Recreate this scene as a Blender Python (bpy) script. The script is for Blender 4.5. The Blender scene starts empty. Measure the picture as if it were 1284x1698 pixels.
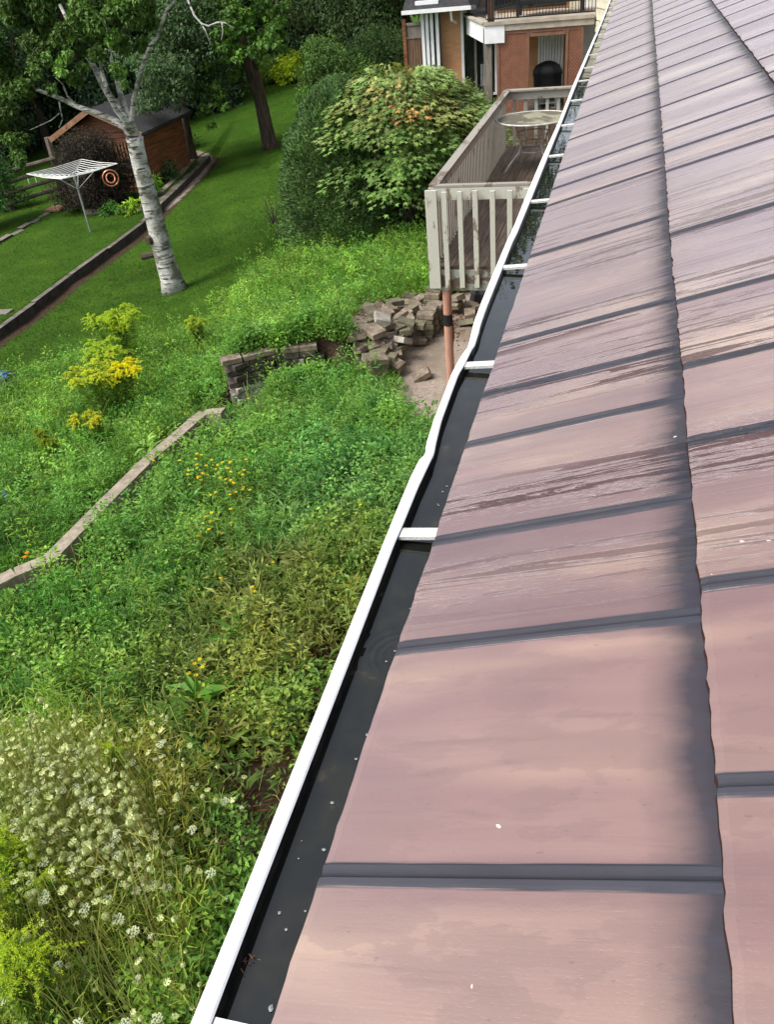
import bpy, bmesh, math, random
import numpy as np
from mathutils import Vector, Matrix

random.seed(7); rng = np.random.default_rng(11)
S = bpy.context.scene
COL = S.collection

# ------------------------------------------------------------ camera
FPX, CX, CY = 1359.0, 642.0, 849.0
def _basis():
    v1 = np.array([1070-CX, -143-CY, FPX]); v1 = v1/np.linalg.norm(v1)
    dn = np.array([850-CX, 2800-CY, FPX]); dn = dn-dn@v1*v1; dn = dn/np.linalg.norm(dn)
    Z = -dn; X = np.cross(v1, Z)
    return np.array([X, v1, Z])
RC = _basis()
cam_d = bpy.data.cameras.new('camera'); cam = bpy.data.objects.new('camera', cam_d); COL.objects.link(cam)
M = Matrix.Identity(4)
for i in range(3):
    M[i][0] = RC[i, 0]; M[i][1] = -RC[i, 1]; M[i][2] = -RC[i, 2]
cam.matrix_world = M
cam_d.sensor_fit = 'HORIZONTAL'; cam_d.sensor_width = 36; cam_d.lens = 36*FPX/1284
cam_d.clip_start = 0.05; cam_d.clip_end = 400
S.camera = cam

# ------------------------------------------------------------ world, sun, exposure
SUN_EL, SUN_AZ = 52, 238          # azimuth measured from +Y towards +X
w = bpy.data.worlds.new('World'); S.world = w; w.use_nodes = True
nt = w.node_tree; nt.nodes.clear()
sky = nt.nodes.new('ShaderNodeTexSky'); sky.sky_type = 'NISHITA'; sky.sun_disc = False
sky.sun_elevation = math.radians(SUN_EL); sky.sun_rotation = math.radians(SUN_AZ)
sky.air_density = 1.0; sky.dust_density = 3.0
hs = nt.nodes.new('ShaderNodeHueSaturation'); hs.inputs['Saturation'].default_value = 0.45
bg = nt.nodes.new('ShaderNodeBackground'); bg.inputs['Strength'].default_value = 0.15
ow = nt.nodes.new('ShaderNodeOutputWorld')
nt.links.new(sky.outputs[0], hs.inputs['Color']); nt.links.new(hs.outputs[0], bg.inputs[0]); nt.links.new(bg.outputs[0], ow.inputs[0])
sd = bpy.data.lights.new('sun', 'SUN'); sd.energy = 1.9; sd.angle = math.radians(26); sd.color = (1, 0.95, 0.86)
sun = bpy.data.objects.new('sun', sd); COL.objects.link(sun)
el, az = math.radians(SUN_EL), math.radians(SUN_AZ)
sv = Vector((math.sin(az)*math.cos(el), math.cos(az)*math.cos(el), math.sin(el)))
sun.rotation_euler = sv.to_track_quat('Z', 'Y').to_euler()
S.view_settings.view_transform = 'Standard'; S.view_settings.look = 'None'
S.view_settings.gamma = 1; S.view_settings.exposure = 1.05
S.cycles.max_bounces = 6; S.cycles.transparent_max_bounces = 6
S.cycles.sample_clamp_indirect = 4

# ------------------------------------------------------------ helpers
def ray(px, py): return RC @ np.array([px-CX, py-CY, FPX])
def aY(px, py, Y): r = ray(px, py); return r*Y/r[1]
def aZ(px, py, z): r = ray(px, py); return r*z/r[2]

def tag(o, label=None, cat=None, group=None, kind=None):
    if label: o['label'] = label
    if cat: o['category'] = cat
    if group: o['group'] = group
    if kind: o['kind'] = kind
    return o
def empty(name, loc=(0, 0, 0), rz=0, sc=1, **k):
    o = bpy.data.objects.new(name, None); COL.objects.link(o)
    o.location = loc; o.rotation_euler = (0, 0, rz); o.scale = (sc,)*3 if not hasattr(sc, '__len__') else sc
    o.empty_display_size = .2
    return tag(o, **k)
def link(name, me, parent=None, **k):
    o = bpy.data.objects.new(name, me); COL.objects.link(o)
    if parent: o.parent = parent
    return tag(o, **k)
def copy_tree(src, loc, rz, sc=1, **k):
    kids = [c for c in src.children]
    r = src.copy(); COL.objects.link(r); r.location = loc; r.rotation_euler = (r.rotation_euler[0], r.rotation_euler[1], rz)
    r.scale = (sc,)*3 if not hasattr(sc, '__len__') else sc
    for c in kids:
        d = c.copy(); COL.objects.link(d); d.parent = r
        for g in c.children:
            e = g.copy(); COL.objects.link(e); e.parent = d
    return tag(r, **k)

class MB:
    """collects simple solids into one mesh"""
    def __init__(s): s.v = []; s.f = []; s.m = []
    def add(s, vs, fs, mi=0):
        b = len(s.v); s.v += [tuple(map(float, p)) for p in vs]
        s.f += [tuple(b+i for i in f) for f in fs]; s.m += [mi]*len(fs); return s
    def box(s, x0, x1, y0, y1, z0, z1, mi=0):
        return s.add([(x0,y0,z0),(x1,y0,z0),(x1,y1,z0),(x0,y1,z0),(x0,y0,z1),(x1,y0,z1),(x1,y1,z1),(x0,y1,z1)],
                     [(0,3,2,1),(4,5,6,7),(0,1,5,4),(1,2,6,5),(2,3,7,6),(3,0,4,7)], mi)
    def bar(s, a, b, w, h, up=(0, 0, 1), mi=0):
        a = Vector(a); b = Vector(b); d = (b-a).normalized(); u = Vector(up)
        r = d.cross(u)
        if r.length < 1e-4: r = d.cross(Vector((1, 0, 0)))
        r.normalize(); u = r.cross(d).normalized()
        vs = []
        for p in (a, b):
            for i, j in ((-1,-1),(1,-1),(1,1),(-1,1)): vs.append(p+r*(w/2*i)+u*(h/2*j))
        return s.add(vs, [(0,1,2,3),(7,6,5,4),(0,4,5,1),(1,5,6,2),(2,6,7,3),(3,7,4,0)], mi)
    def tube(s, pts, rad, n=8, mi=0, cap=True):
        pts = [Vector(p) for p in pts]
        if not hasattr(rad, '__len__'): rad = [rad]*len(pts)
        b = len(s.v); prev = None
        for i, p in enumerate(pts):
            d = (pts[min(i+1, len(pts)-1)]-pts[max(i-1, 0)]).normalized()
            if prev is None:
                r = d.cross(Vector((0, 0, 1)))
                if r.length < .05: r = d.cross(Vector((1, 0, 0)))
            else: r = prev-d*prev.dot(d)
            r.normalize(); prev = r; u = d.cross(r)
            for k in range(n):
                a = 2*math.pi*k/n; s.v.append(tuple(p+(r*math.cos(a)+u*math.sin(a))*rad[i]))
        for i in range(len(pts)-1):
            for k in range(n):
                k2 = (k+1) % n
                s.f.append((b+i*n+k, b+i*n+k2, b+(i+1)*n+k2, b+(i+1)*n+k)); s.m.append(mi)
        if cap:
            s.f.append(tuple(b+k for k in range(n))[::-1]); s.m.append(mi)
            e = b+(len(pts)-1)*n; s.f.append(tuple(e+k for k in range(n))); s.m.append(mi)
        return s
    def lathe(s, prof, c=(0, 0, 0), n=16, mi=0):
        b = len(s.v)
        for r, z in prof:
            for k in range(n):
                a = 2*math.pi*k/n; s.v.append((c[0]+r*math.cos(a), c[1]+r*math.sin(a), c[2]+z))
        for i in range(len(prof)-1):
            for k in range(n):
                k2 = (k+1) % n
                s.f.append((b+i*n+k, b+i*n+k2, b+(i+1)*n+k2, b+(i+1)*n+k)); s.m.append(mi)
        return s
    def mesh(s, name, mats, smooth=False):
        me = bpy.data.meshes.new(name); me.from_pydata(s.v, [], s.f); 
        for m in (mats if isinstance(mats, (list, tuple)) else [mats]): me.materials.append(m)
        me.polygons.foreach_set('material_index', s.m)
        if smooth: me.polygons.foreach_set('use_smooth', [True]*len(s.f))
        me.update(); return me
    def build(s, name, mats, parent=None, smooth=False, bevel=0, **k):
        o = link(name, s.mesh(name, mats, smooth), parent, **k)
        if bevel:
            md = o.modifiers.new('bevel', 'BEVEL'); md.width = bevel; md.segments = 2; md.limit_method = 'ANGLE'
        return o

def np_mesh(name, V, F, mat, colors=None, smooth=False, uv=None):
    """V (n,3); F (m,k) constant size"""
    me = bpy.data.meshes.new(name)
    V = np.ascontiguousarray(V, dtype=np.float32); F = np.ascontiguousarray(F, dtype=np.int32)
    k = F.shape[1]
    me.vertices.add(len(V)); me.vertices.foreach_set('co', V.ravel())
    me.loops.add(F.size); me.loops.foreach_set('vertex_index', F.ravel())
    me.polygons.add(len(F)); me.polygons.foreach_set('loop_start', np.arange(0, F.size, k, dtype=np.int32))
    me.polygons.foreach_set('use_smooth', np.full(len(F), bool(smooth)))
    if colors is not None:
        a = me.color_attributes.new('tint', 'FLOAT_COLOR', 'POINT')
        c = np.ones((len(V), 4), dtype=np.float32); c[:, :3] = colors; a.data.foreach_set('color', c.ravel())
    me.materials.append(mat); me.update(calc_edges=True); me.validate(); return me

OVATE = (np.array([(0,0,0),(.4,.5,.12),(.45,0,-.02),(.4,-.5,.12),(1,0,-.2)]), np.array([(0,3,2),(0,2,1),(2,3,4),(1,2,4)]))
DIAM = (np.array([(0,0,0),(.45,.5,.05),(.45,-.5,.05),(1,0,-.15)]), np.array([(0,2,1),(1,2,3)]))
BLADE = (np.array([(0,.5,0),(0,-.5,0),(.5,.4,.06),(.5,-.4,.06),(1,0,-.25)]), np.array([(0,1,3),(0,3,2),(2,3,4)]))
def _lobe():
    P = [(0, 0, 0)]; ang = [-150,-115,-85,-58,-30,0,30,58,85,115,150]; rad = [.25,.5,.28,.85,.4,1,.4,.85,.28,.5,.25]
    for a, r in zip(ang, rad): P.append((.25+r*.75*math.cos(math.radians(a)), r*.62*math.sin(math.radians(a)), -.12*r*r))
    return np.array(P), np.array([(0, i, i+1) for i in range(1, 11)])
LOBED = _lobe()

def leaves(tmpl, P, D, N, L, W, C):
    """returns V,F,C arrays for leaves at P pointing D with up N"""
    T, Fc = tmpl; n = len(P)
    D = D/np.maximum(np.linalg.norm(D, axis=1, keepdims=True), 1e-6)
    B = np.cross(N, D); B /= np.maximum(np.linalg.norm(B, axis=1, keepdims=True), 1e-6)
    Nn = np.cross(D, B)
    L = np.broadcast_to(np.asarray(L, float), (n,)); W = np.broadcast_to(np.asarray(W, float), (n,))
    V = P[:, None, :] + T[None, :, 0, None]*(D*L[:, None])[:, None, :] + T[None, :, 1, None]*(B*W[:, None])[:, None, :] + T[None, :, 2, None]*(Nn*L[:, None])[:, None, :]
    F = Fc[None] + (np.arange(n)*len(T))[:, None, None]
    return V.reshape(-1, 3), F.reshape(-1, 3), np.repeat(C, len(T), axis=0)
def merge(parts):
    V, F, C = [], [], []; b = 0
    for v, f, c in parts:
        V.append(v); F.append(f+b); C.append(c); b += len(v)
    return np.concatenate(V), np.concatenate(F), np.concatenate(C)
def rdir(n, zmin=-1, zmax=1):
    z = rng.uniform(zmin, zmax, n); a = rng.uniform(0, 2*math.pi, n); r = np.sqrt(np.maximum(0, 1-z*z))
    return np.stack([r*np.cos(a), r*np.sin(a), z], 1)
def vnoise(x, y, seed=0):
    """cheap smooth value noise"""
    xi = np.floor(x).astype(int); yi = np.floor(y).astype(int); fx = x-xi; fy = y-yi
    fx = fx*fx*(3-2*fx); fy = fy*fy*(3-2*fy)
    def h(a, b):
        q = np.sin(a*127.1+b*311.7+seed*74.7)*43758.5453; return q-np.floor(q)
    return (h(xi, yi)*(1-fx)+h(xi+1, yi)*fx)*(1-fy)+(h(xi, yi+1)*(1-fx)+h(xi+1, yi+1)*fx)*fy

# ------------------------------------------------------------ materials
def mat(name, build):
    m = bpy.data.materials.new(name); m.use_nodes = True; t = m.node_tree; t.nodes.clear()
    out = t.nodes.new('ShaderNodeOutputMaterial'); N = t.nodes.new; Lk = t.links.new
    sh = build(t, N, Lk); Lk(sh, out.inputs[0]); return m
def noise_node(N, Lk, vec, scale, detail=4, rough=.55, dist=0):
    n = N('ShaderNodeTexNoise'); n.inputs['Scale'].default_value = scale; n.inputs['Detail'].default_value = detail
    n.inputs['Roughness'].default_value = rough; n.inputs['Distortion'].default_value = dist
    if vec is not None: Lk(vec, n.inputs['Vector'])
    return n.outputs['Fac']
def ramp(N, Lk, fac, stops, interp='LINEAR'):
    r = N('ShaderNodeValToRGB'); r.color_ramp.interpolation = interp
    e = r.color_ramp.elements
    while len(e) < len(stops): e.new(.5)
    for i, (p, c) in enumerate(stops):
        e[i].position = p; e[i].color = (*c, 1) if len(c) == 3 else c
    Lk(fac, r.inputs[0]); return r.outputs[0]
def mapping(N, Lk, src, scale=(1, 1, 1), rot=(0, 0, 0)):
    m = N('ShaderNodeMapping'); m.inputs['Scale'].default_value = scale; m.inputs['Rotation'].default_value = rot
    Lk(src, m.inputs[0]); return m.outputs[0]
def mixc(N, Lk, f, a, b, mode='MIX'):
    m = N('ShaderNodeMix'); m.data_type = 'RGBA'; m.blend_type = mode
    for s, v in ((0, f), (6, a), (7, b)):
        if hasattr(v, 'is_output'): Lk(v, m.inputs[s])
        elif s == 0: m.inputs[s].default_value = v
        else: m.inputs[s].default_value = (*v, 1)
    return m.outputs[2]
def mth(N, Lk, op, a, b=None, clamp=False):
    m = N('ShaderNodeMath'); m.operation = op; m.use_clamp = clamp
    for i, v in enumerate((a, b)):
        if v is None: continue
        if hasattr(v, 'is_output'): Lk(v, m.inputs[i])
        else: m.inputs[i].default_value = v
    return m.outputs[0]
def bumpn(N, Lk, h, st, dist=.01, nrm=None):
    b = N('ShaderNodeBump'); b.inputs['Strength'].default_value = st; b.inputs['Distance'].default_value = dist
    Lk(h, b.inputs['Height'])
    if nrm is not None: Lk(nrm, b.inputs['Normal'])
    return b.outputs[0]
def pbsdf(N, Lk, col, rough=.6, normal=None, metal=0, spec=.5, coat=0, coat_r=.1):
    p = N('ShaderNodeBsdfPrincipled')
    for nm, v in (('Base Color', col), ('Roughness', rough), ('Metallic', metal), ('Specular IOR Level', spec), ('Coat Weight', coat), ('Coat Roughness', coat_r)):
        if hasattr(v, 'is_output'): Lk(v, p.inputs[nm])
        elif nm == 'Base Color': p.inputs[nm].default_value = (*v, 1)
        else: p.inputs[nm].default_value = v
    if normal is not None: Lk(normal, p.inputs['Normal'])
    return p
def objc(N): return N('ShaderNodeTexCoord').outputs['Object']
def posn(N): return N('ShaderNodeNewGeometry').outputs['Position']

def simple(name, c1, c2=None, scale=8, rough=.6, bump=.2, stretch=(1, 1, 1), det=5, spec=.4, metal=0, bd=.01, lo=.35, hi=.65):
    c2 = c2 or tuple(x*.75 for x in c1)
    def b(t, N, Lk):
        v = mapping(N, Lk, objc(N), stretch); f = noise_node(N, Lk, v, scale, det)
        c = ramp(N, Lk, f, [(lo, c2), (hi, c1)])
        f2 = noise_node(N, Lk, v, scale*4, 3)
        return pbsdf(N, Lk, c, rough, bumpn(N, Lk, f2, bump, bd), metal, spec).outputs[0]
    return mat(name, b)

def leaf_mat(name, trans=.3, rough=.55, spec=.16, gain=1):
    def b(t, N, Lk):
        a = N('ShaderNodeAttribute'); a.attribute_name = 'tint'
        f = noise_node(N, Lk, posn(N), 1.3, 3)
        v = ramp(N, Lk, f, [(.3, (1.25*gain, 1.18*gain, 1.0*gain)), (.7, (1.90*gain, 1.84*gain, 1.35*gain))])
        c = mixc(N, Lk, 1, a.outputs['Color'], v, 'MULTIPLY')
        p = pbsdf(N, Lk, c, rough, spec=spec)
        tr = N('ShaderNodeBsdfTranslucent'); c2 = mixc(N, Lk, 1, c, (1.25, 1.3, .6), 'MULTIPLY'); Lk(c2, tr.inputs[0])
        m = N('ShaderNodeMixShader'); m.inputs[0].default_value = trans
        Lk(p.outputs[0], m.inputs[1]); Lk(tr.outputs[0], m.inputs[2]); return m.outputs[0]
    return mat(name, b)
LEAF = leaf_mat('weed_leaf', .38, gain=1.2); LAWNL = leaf_mat('lawn_blade', .2, .7, .05, .62); TREELEAF = leaf_mat('tree_leaf', .22); NEEDLE = leaf_mat('conifer_leaf', .08, .7, .15)
def petal_build(t, N, Lk):
    a = N('ShaderNodeAttribute'); a.attribute_name = 'tint'
    p = pbsdf(N, Lk, a.outputs['Color'], .7, spec=.1); tr = N('ShaderNodeBsdfTranslucent'); Lk(a.outputs['Color'], tr.inputs[0])
    m = N('ShaderNodeMixShader'); m.inputs[0].default_value = .45; Lk(p.outputs[0], m.inputs[1]); Lk(tr.outputs[0], m.inputs[2]); return m.outputs[0]
PETAL = mat('flower_petal', petal_build)

def roof_build(t, N, Lk):
    ps = posn(N)
    uvn = N('ShaderNodeAttribute'); uvn.attribute_name = 'uvr'
    sp = N('ShaderNodeSeparateXYZ'); Lk(uvn.outputs['Vector'], sp.inputs[0])
    sl = N('ShaderNodeAttribute'); sl.attribute_name = 'slate'
    u, rd, rnd = sp.outputs[0], sp.outputs[1], sl.outputs['Fac']        # across the course, distance to rib, slate random
    st1 = mapping(N, Lk, ps, (.9, 4.2, 0)); st2 = mapping(N, Lk, ps, (1.6, 42, 1)); st3 = mapping(N, Lk, ps, (6, 160, 1)); st4 = mapping(N, Lk, ps, (2.2, 5.0, 1))
    n1 = noise_node(N, Lk, st1, 1.0, 3, .5, .3); n2 = noise_node(N, Lk, st2, 1.0, 4, .6); n3 = noise_node(N, Lk, st3, 1, 3); n4 = noise_node(N, Lk, st4, 2.3, 5, .6)
    base = ramp(N, Lk, n1, [(.32, (.112, .056, .055)), (.46, (.145, .080, .074)), (.56, (.195, .122, .100)), (.66, (.31, .215, .145))])
    # each slate has its own paint tone
    tone = ramp(N, Lk, rnd, [(0, (.80, .74, .76)), (.35, (1.0, .93, .94)), (.6, (1.08, 1.08, 1.02)), (.8, (.93, .95, 1.06)), (1, (1.08, 1.04, .96))])
    base = mixc(N, Lk, 1, base, tone, 'MULTIPLY')
    gz = ramp(N, Lk, noise_node(N, Lk, mapping(N, Lk, ps, (.5, 5, 0)), 1.0, 2), [(.42, (.08,.08,.08)), (.58, (1,1,1))])
    yy = N('ShaderNodeSeparateXYZ'); Lk(ps, yy.inputs[0])
    near = mth(N, Lk, 'DIVIDE', mth(N, Lk, 'SUBTRACT', yy.outputs[1], .95), .35, True)
    base = mixc(N, Lk, mth(N, Lk, 'MULTIPLY', ramp(N, Lk, n2, [(.52, (0,0,0)), (.70, (1,1,1))]), mth(N, Lk, 'ADD', .05, mth(N, Lk, 'MULTIPLY', mth(N, Lk, 'MULTIPLY', near, gz), .30))), base, (.085, .048, .05))
    base = mixc(N, Lk, mth(N, Lk, 'MULTIPLY', ramp(N, Lk, n4, [(.485, (0,0,0)), (.50, (.75,.75,.75)), (.62, (1,1,1))]), .42), base, (.125, .070, .060))
    st5 = noise_node(N, Lk, mapping(N, Lk, ps, (3.5, 26, 1)), 1.0, 7, .75, .6)
    base = mixc(N, Lk, mth(N, Lk, 'MULTIPLY', ramp(N, Lk, st5, [(.54, (0,0,0)), (.70, (1,1,1))]), .35), base, (.085, .042, .040))
    spt = noise_node(N, Lk, mapping(N, Lk, ps, (60, 110, 1)), 1.0, 2)
    base = mixc(N, Lk, mth(N, Lk, 'MULTIPLY', ramp(N, Lk, spt, [(.70, (0,0,0)), (.75, (1,1,1))]), .5), base, (.07, .035, .032))
    # wet zones: long films of water running down the slope
    zone = ramp(N, Lk, noise_node(N, Lk, mapping(N, Lk, ps, (.35, 3.4, 0)), 1.0, 2), [(.43, (0,0,0)), (.53, (1,1,1))])
    # the near slates are dry
    zone = mth(N, Lk, 'MULTIPLY', zone, near)
    film = ramp(N, Lk, noise_node(N, Lk, mapping(N, Lk, ps, (1.5, 34, 0)), 1.0, 7, .70, 1.0), [(.515, (0,0,0)), (.535, (1,1,1))])
    wet = mth(N, Lk, 'MULTIPLY', mth(N, Lk, 'MULTIPLY', zone, film), mth(N, Lk, 'MAXIMUM', .22, mth(N, Lk, 'DIVIDE', mth(N, Lk, 'SUBTRACT', 4.6, yy.outputs[1]), 2.6, True)))
    base = mixc(N, Lk, mth(N, Lk, 'MULTIPLY', wet, .85), base, (.040, .010, .007))
    # painted charcoal shading: upper end of each slate and every rib
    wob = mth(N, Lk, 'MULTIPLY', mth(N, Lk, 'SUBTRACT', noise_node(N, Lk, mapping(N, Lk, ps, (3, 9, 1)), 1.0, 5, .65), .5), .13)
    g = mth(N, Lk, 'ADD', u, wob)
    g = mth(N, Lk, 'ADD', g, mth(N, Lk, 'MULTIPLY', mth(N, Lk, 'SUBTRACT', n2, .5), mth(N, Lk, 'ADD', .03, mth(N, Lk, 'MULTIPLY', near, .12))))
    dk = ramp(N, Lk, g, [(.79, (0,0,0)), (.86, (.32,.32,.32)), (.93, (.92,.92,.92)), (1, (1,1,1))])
    rw = mth(N, Lk, 'ADD', rd, mth(N, Lk, 'MULTIPLY', mth(N, Lk, 'SUBTRACT', n3, .5), .008))
    rk = ramp(N, Lk, rw, [(.0160, (1,1,1)), (.0185, (0,0,0))])
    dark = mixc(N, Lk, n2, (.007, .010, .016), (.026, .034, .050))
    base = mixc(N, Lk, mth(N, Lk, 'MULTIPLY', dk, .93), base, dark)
    base = mixc(N, Lk, mth(N, Lk, 'MULTIPLY', rk, .97), base, mixc(N, Lk, n4, (.022, .023, .030), (.050, .053, .068)))
    grv = ramp(N, Lk, mth(N, Lk, 'ADD', rd, mth(N, Lk, 'MULTIPLY', mth(N, Lk, 'SUBTRACT', n3, .5), .004)), [(.0022, (1,1,1)), (.0042, (0,0,0))])
    base = mixc(N, Lk, mth(N, Lk, 'MULTIPLY', grv, .85), base, (.006, .006, .008))
    edge = mth(N, Lk, 'GREATER_THAN', u, 1.05)
    base = mixc(N, Lk, edge, base, (.035, .018, .016))
    # pale droppings and lichen specks
    vo = N('ShaderNodeTexVoronoi'); vo.inputs['Scale'].default_value = 26; vo.feature = 'F1'
    dv = noise_node(N, Lk, ps, 60, 2); mx = N('ShaderNodeVectorMath'); mx.operation = 'ADD'; Lk(ps, mx.inputs[0])
    cv = N('ShaderNodeCombineXYZ'); Lk(mth(N, Lk, 'MULTIPLY', dv, .03), cv.inputs[0]); Lk(cv.outputs[0], mx.inputs[1]); Lk(mx.outputs[0], vo.inputs['Vector'])
    sc = N('ShaderNodeSeparateColor'); Lk(vo.outputs['Color'], sc.inputs[0])
    rare = mth(N, Lk, 'GREATER_THAN', sc.outputs[0], .84); small = mth(N, Lk, 'LESS_THAN', vo.outputs['Distance'], mth(N, Lk, 'MULTIPLY', sc.outputs[1], .085))
    spk = mth(N, Lk, 'MULTIPLY', rare, small)
    base = mixc(N, Lk, mth(N, Lk, 'MULTIPLY', spk, .7), base, (.62, .56, .52))
    rough = mth(N, Lk, 'SUBTRACT', mth(N, Lk, 'ADD', .30, mth(N, Lk, 'MULTIPLY', n2, .16)), mth(N, Lk, 'MULTIPLY', wet, .30), True)
    rough = mth(N, Lk, 'MAXIMUM', rough, .07)
    # grain: embossed wood-like lines, stronger in zones
    hgt = mth(N, Lk, 'MULTIPLY', mth(N, Lk, 'ADD', mth(N, Lk, 'MULTIPLY', n2, gz), mth(N, Lk, 'MULTIPLY', n3, .35)), mth(N, Lk, 'ADD', .16, mth(N, Lk, 'MULTIPLY', near, .7)))
    rip = noise_node(N, Lk, mapping(N, Lk, ps, (70, 150, 1)), 1.0, 3, .6, .8)
    hgt = mth(N, Lk, 'ADD', hgt, mth(N, Lk, 'MULTIPLY', mth(N, Lk, 'MULTIPLY', rip, zone), .75))
    hgt = mth(N, Lk, 'ADD', hgt, mth(N, Lk, 'MULTIPLY', wet, .25))
    nr = bumpn(N, Lk, hgt, .8, .005)
    nr = bumpn(N, Lk, n4, .12, .004, nr)
    pit = noise_node(N, Lk, mapping(N, Lk, ps, (170, 330, 1)), 1.0, 3, .6)
    nr = bumpn(N, Lk, ramp(N, Lk, pit, [(.30, (0,0,0)), (.42, (1,1,1))]), .16, .0015, nr)
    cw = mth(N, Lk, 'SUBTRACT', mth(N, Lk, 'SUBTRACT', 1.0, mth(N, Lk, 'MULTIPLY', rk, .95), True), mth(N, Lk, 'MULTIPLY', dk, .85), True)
    rough = mth(N, Lk, 'ADD', rough, mth(N, Lk, 'MULTIPLY', rk, .35), True)
    crg = mth(N, Lk, 'ADD', mth(N, Lk, 'SUBTRACT', .30, mth(N, Lk, 'MULTIPLY', zone, .21)), mth(N, Lk, 'MULTIPLY', n2, .05))
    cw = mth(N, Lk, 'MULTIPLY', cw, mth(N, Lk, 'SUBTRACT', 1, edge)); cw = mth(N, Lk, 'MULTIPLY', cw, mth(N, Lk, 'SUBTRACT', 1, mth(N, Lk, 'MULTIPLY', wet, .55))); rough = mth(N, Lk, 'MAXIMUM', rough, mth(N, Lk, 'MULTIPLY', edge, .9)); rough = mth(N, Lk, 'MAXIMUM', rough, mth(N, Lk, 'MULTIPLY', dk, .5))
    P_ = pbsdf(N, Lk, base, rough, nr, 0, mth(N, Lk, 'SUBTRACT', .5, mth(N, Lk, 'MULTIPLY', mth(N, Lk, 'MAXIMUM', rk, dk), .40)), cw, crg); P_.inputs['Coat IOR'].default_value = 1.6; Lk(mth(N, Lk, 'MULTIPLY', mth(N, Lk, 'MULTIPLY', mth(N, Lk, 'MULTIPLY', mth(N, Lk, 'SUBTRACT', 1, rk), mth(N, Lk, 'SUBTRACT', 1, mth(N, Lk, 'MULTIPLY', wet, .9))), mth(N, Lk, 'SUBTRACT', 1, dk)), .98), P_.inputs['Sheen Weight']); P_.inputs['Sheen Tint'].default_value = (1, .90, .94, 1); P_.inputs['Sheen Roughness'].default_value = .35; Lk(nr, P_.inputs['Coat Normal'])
    return P_.outputs[0]
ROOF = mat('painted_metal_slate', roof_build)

def gutter_white(t, N, Lk):
    ps = posn(N); f = noise_node(N, Lk, ps, 9, 5)
    c = ramp(N, Lk, f, [(.3, (.70, .70, .69)), (.55, (.82, .82, .82))])
    g = ramp(N, Lk, noise_node(N, Lk, ps, 120, 2), [(.70, (0,0,0)), (.74, (1,1,1))])
    c = mixc(N, Lk, mth(N, Lk, 'MULTIPLY', g, .45), c, (.35, .34, .32))
    return pbsdf(N, Lk, c, .4, bumpn(N, Lk, f, .15, .004)).outputs[0]
GWHITE = mat('white_gutter_enamel', gutter_white)
def grime_build(t, N, Lk):
    ps = posn(N); sx = N('ShaderNodeSeparateXYZ'); Lk(ps, sx.inputs[0])
    f = noise_node(N, Lk, ps, 30, 4)
    a = ramp(N, Lk, f, [(.35, (.008, .006, .005)), (.7, (.03, .024, .02))])
    b2 = ramp(N, Lk, f, [(.35, (.10, .095, .075)), (.65, (.26, .25, .21))])
    k = mth(N, Lk, 'DIVIDE', mth(N, Lk, 'SUBTRACT', mth(N, Lk, 'ADD', sx.outputs[1], mth(N, Lk, 'MULTIPLY', f, .5)), 2.35), .4, True)
    return pbsdf(N, Lk, mixc(N, Lk, k, a, b2), .8, bumpn(N, Lk, f, .5, .004), spec=.2).outputs[0]
GDIRT = mat('gutter_grime', grime_build)
def strap_build(t, N, Lk):
    f = noise_node(N, Lk, posn(N), 260, 3)
    c = ramp(N, Lk, f, [(.4, (.42, .42, .38)), (.55, (.62, .62, .58))])
    c = mixc(N, Lk, ramp(N, Lk, noise_node(N, Lk, posn(N), 25, 4), [(.55, (0,0,0)), (.7, (.7,.7,.7))]), c, (.25, .24, .2))
    return pbsdf(N, Lk, c, .5, bumpn(N, Lk, f, .2, .002)).outputs[0]
STRAP = mat('speckled_strap', strap_build)
def water_build(t, N, Lk):
    ps = posn(N)
    # rain drop rings near (-0.315, 1.0)
    v = N('ShaderNodeVectorMath'); v.operation = 'DISTANCE'; Lk(ps, v.inputs[0]); v.inputs[1].default_value = (-.318, .985, -1.026)
    d = v.outputs['Value']
    s = mth(N, Lk, 'SINE', mth(N, Lk, 'MULTIPLY', d, 420)); env = ramp(N, Lk, d, [(.02, (.2,.2,.2)), (.05, (1,1,1)), (.062, (.5,.5,.5)), (.10, (0,0,0))])
    ring = mth(N, Lk, 'MULTIPLY', s, env)
    n = noise_node(N, Lk, mapping(N, Lk, ps, (1, 1, 1)), 14, 2)
    h = mth(N, Lk, 'ADD', mth(N, Lk, 'MULTIPLY', ring, .45), mth(N, Lk, 'MULTIPLY', n, .35))
    c = ramp(N, Lk, noise_node(N, Lk, ps, 18, 5), [(.42, (.008, .009, .008)), (.62, (.014, .014, .010)), (.74, (.045, .036, .02))])
    p = pbsdf(N, Lk, c, .015, bumpn(N, Lk, h, .25, .003), spec=.5)
    return p.outputs[0]
WATER = mat('dark_gutter_water', water_build)

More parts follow.
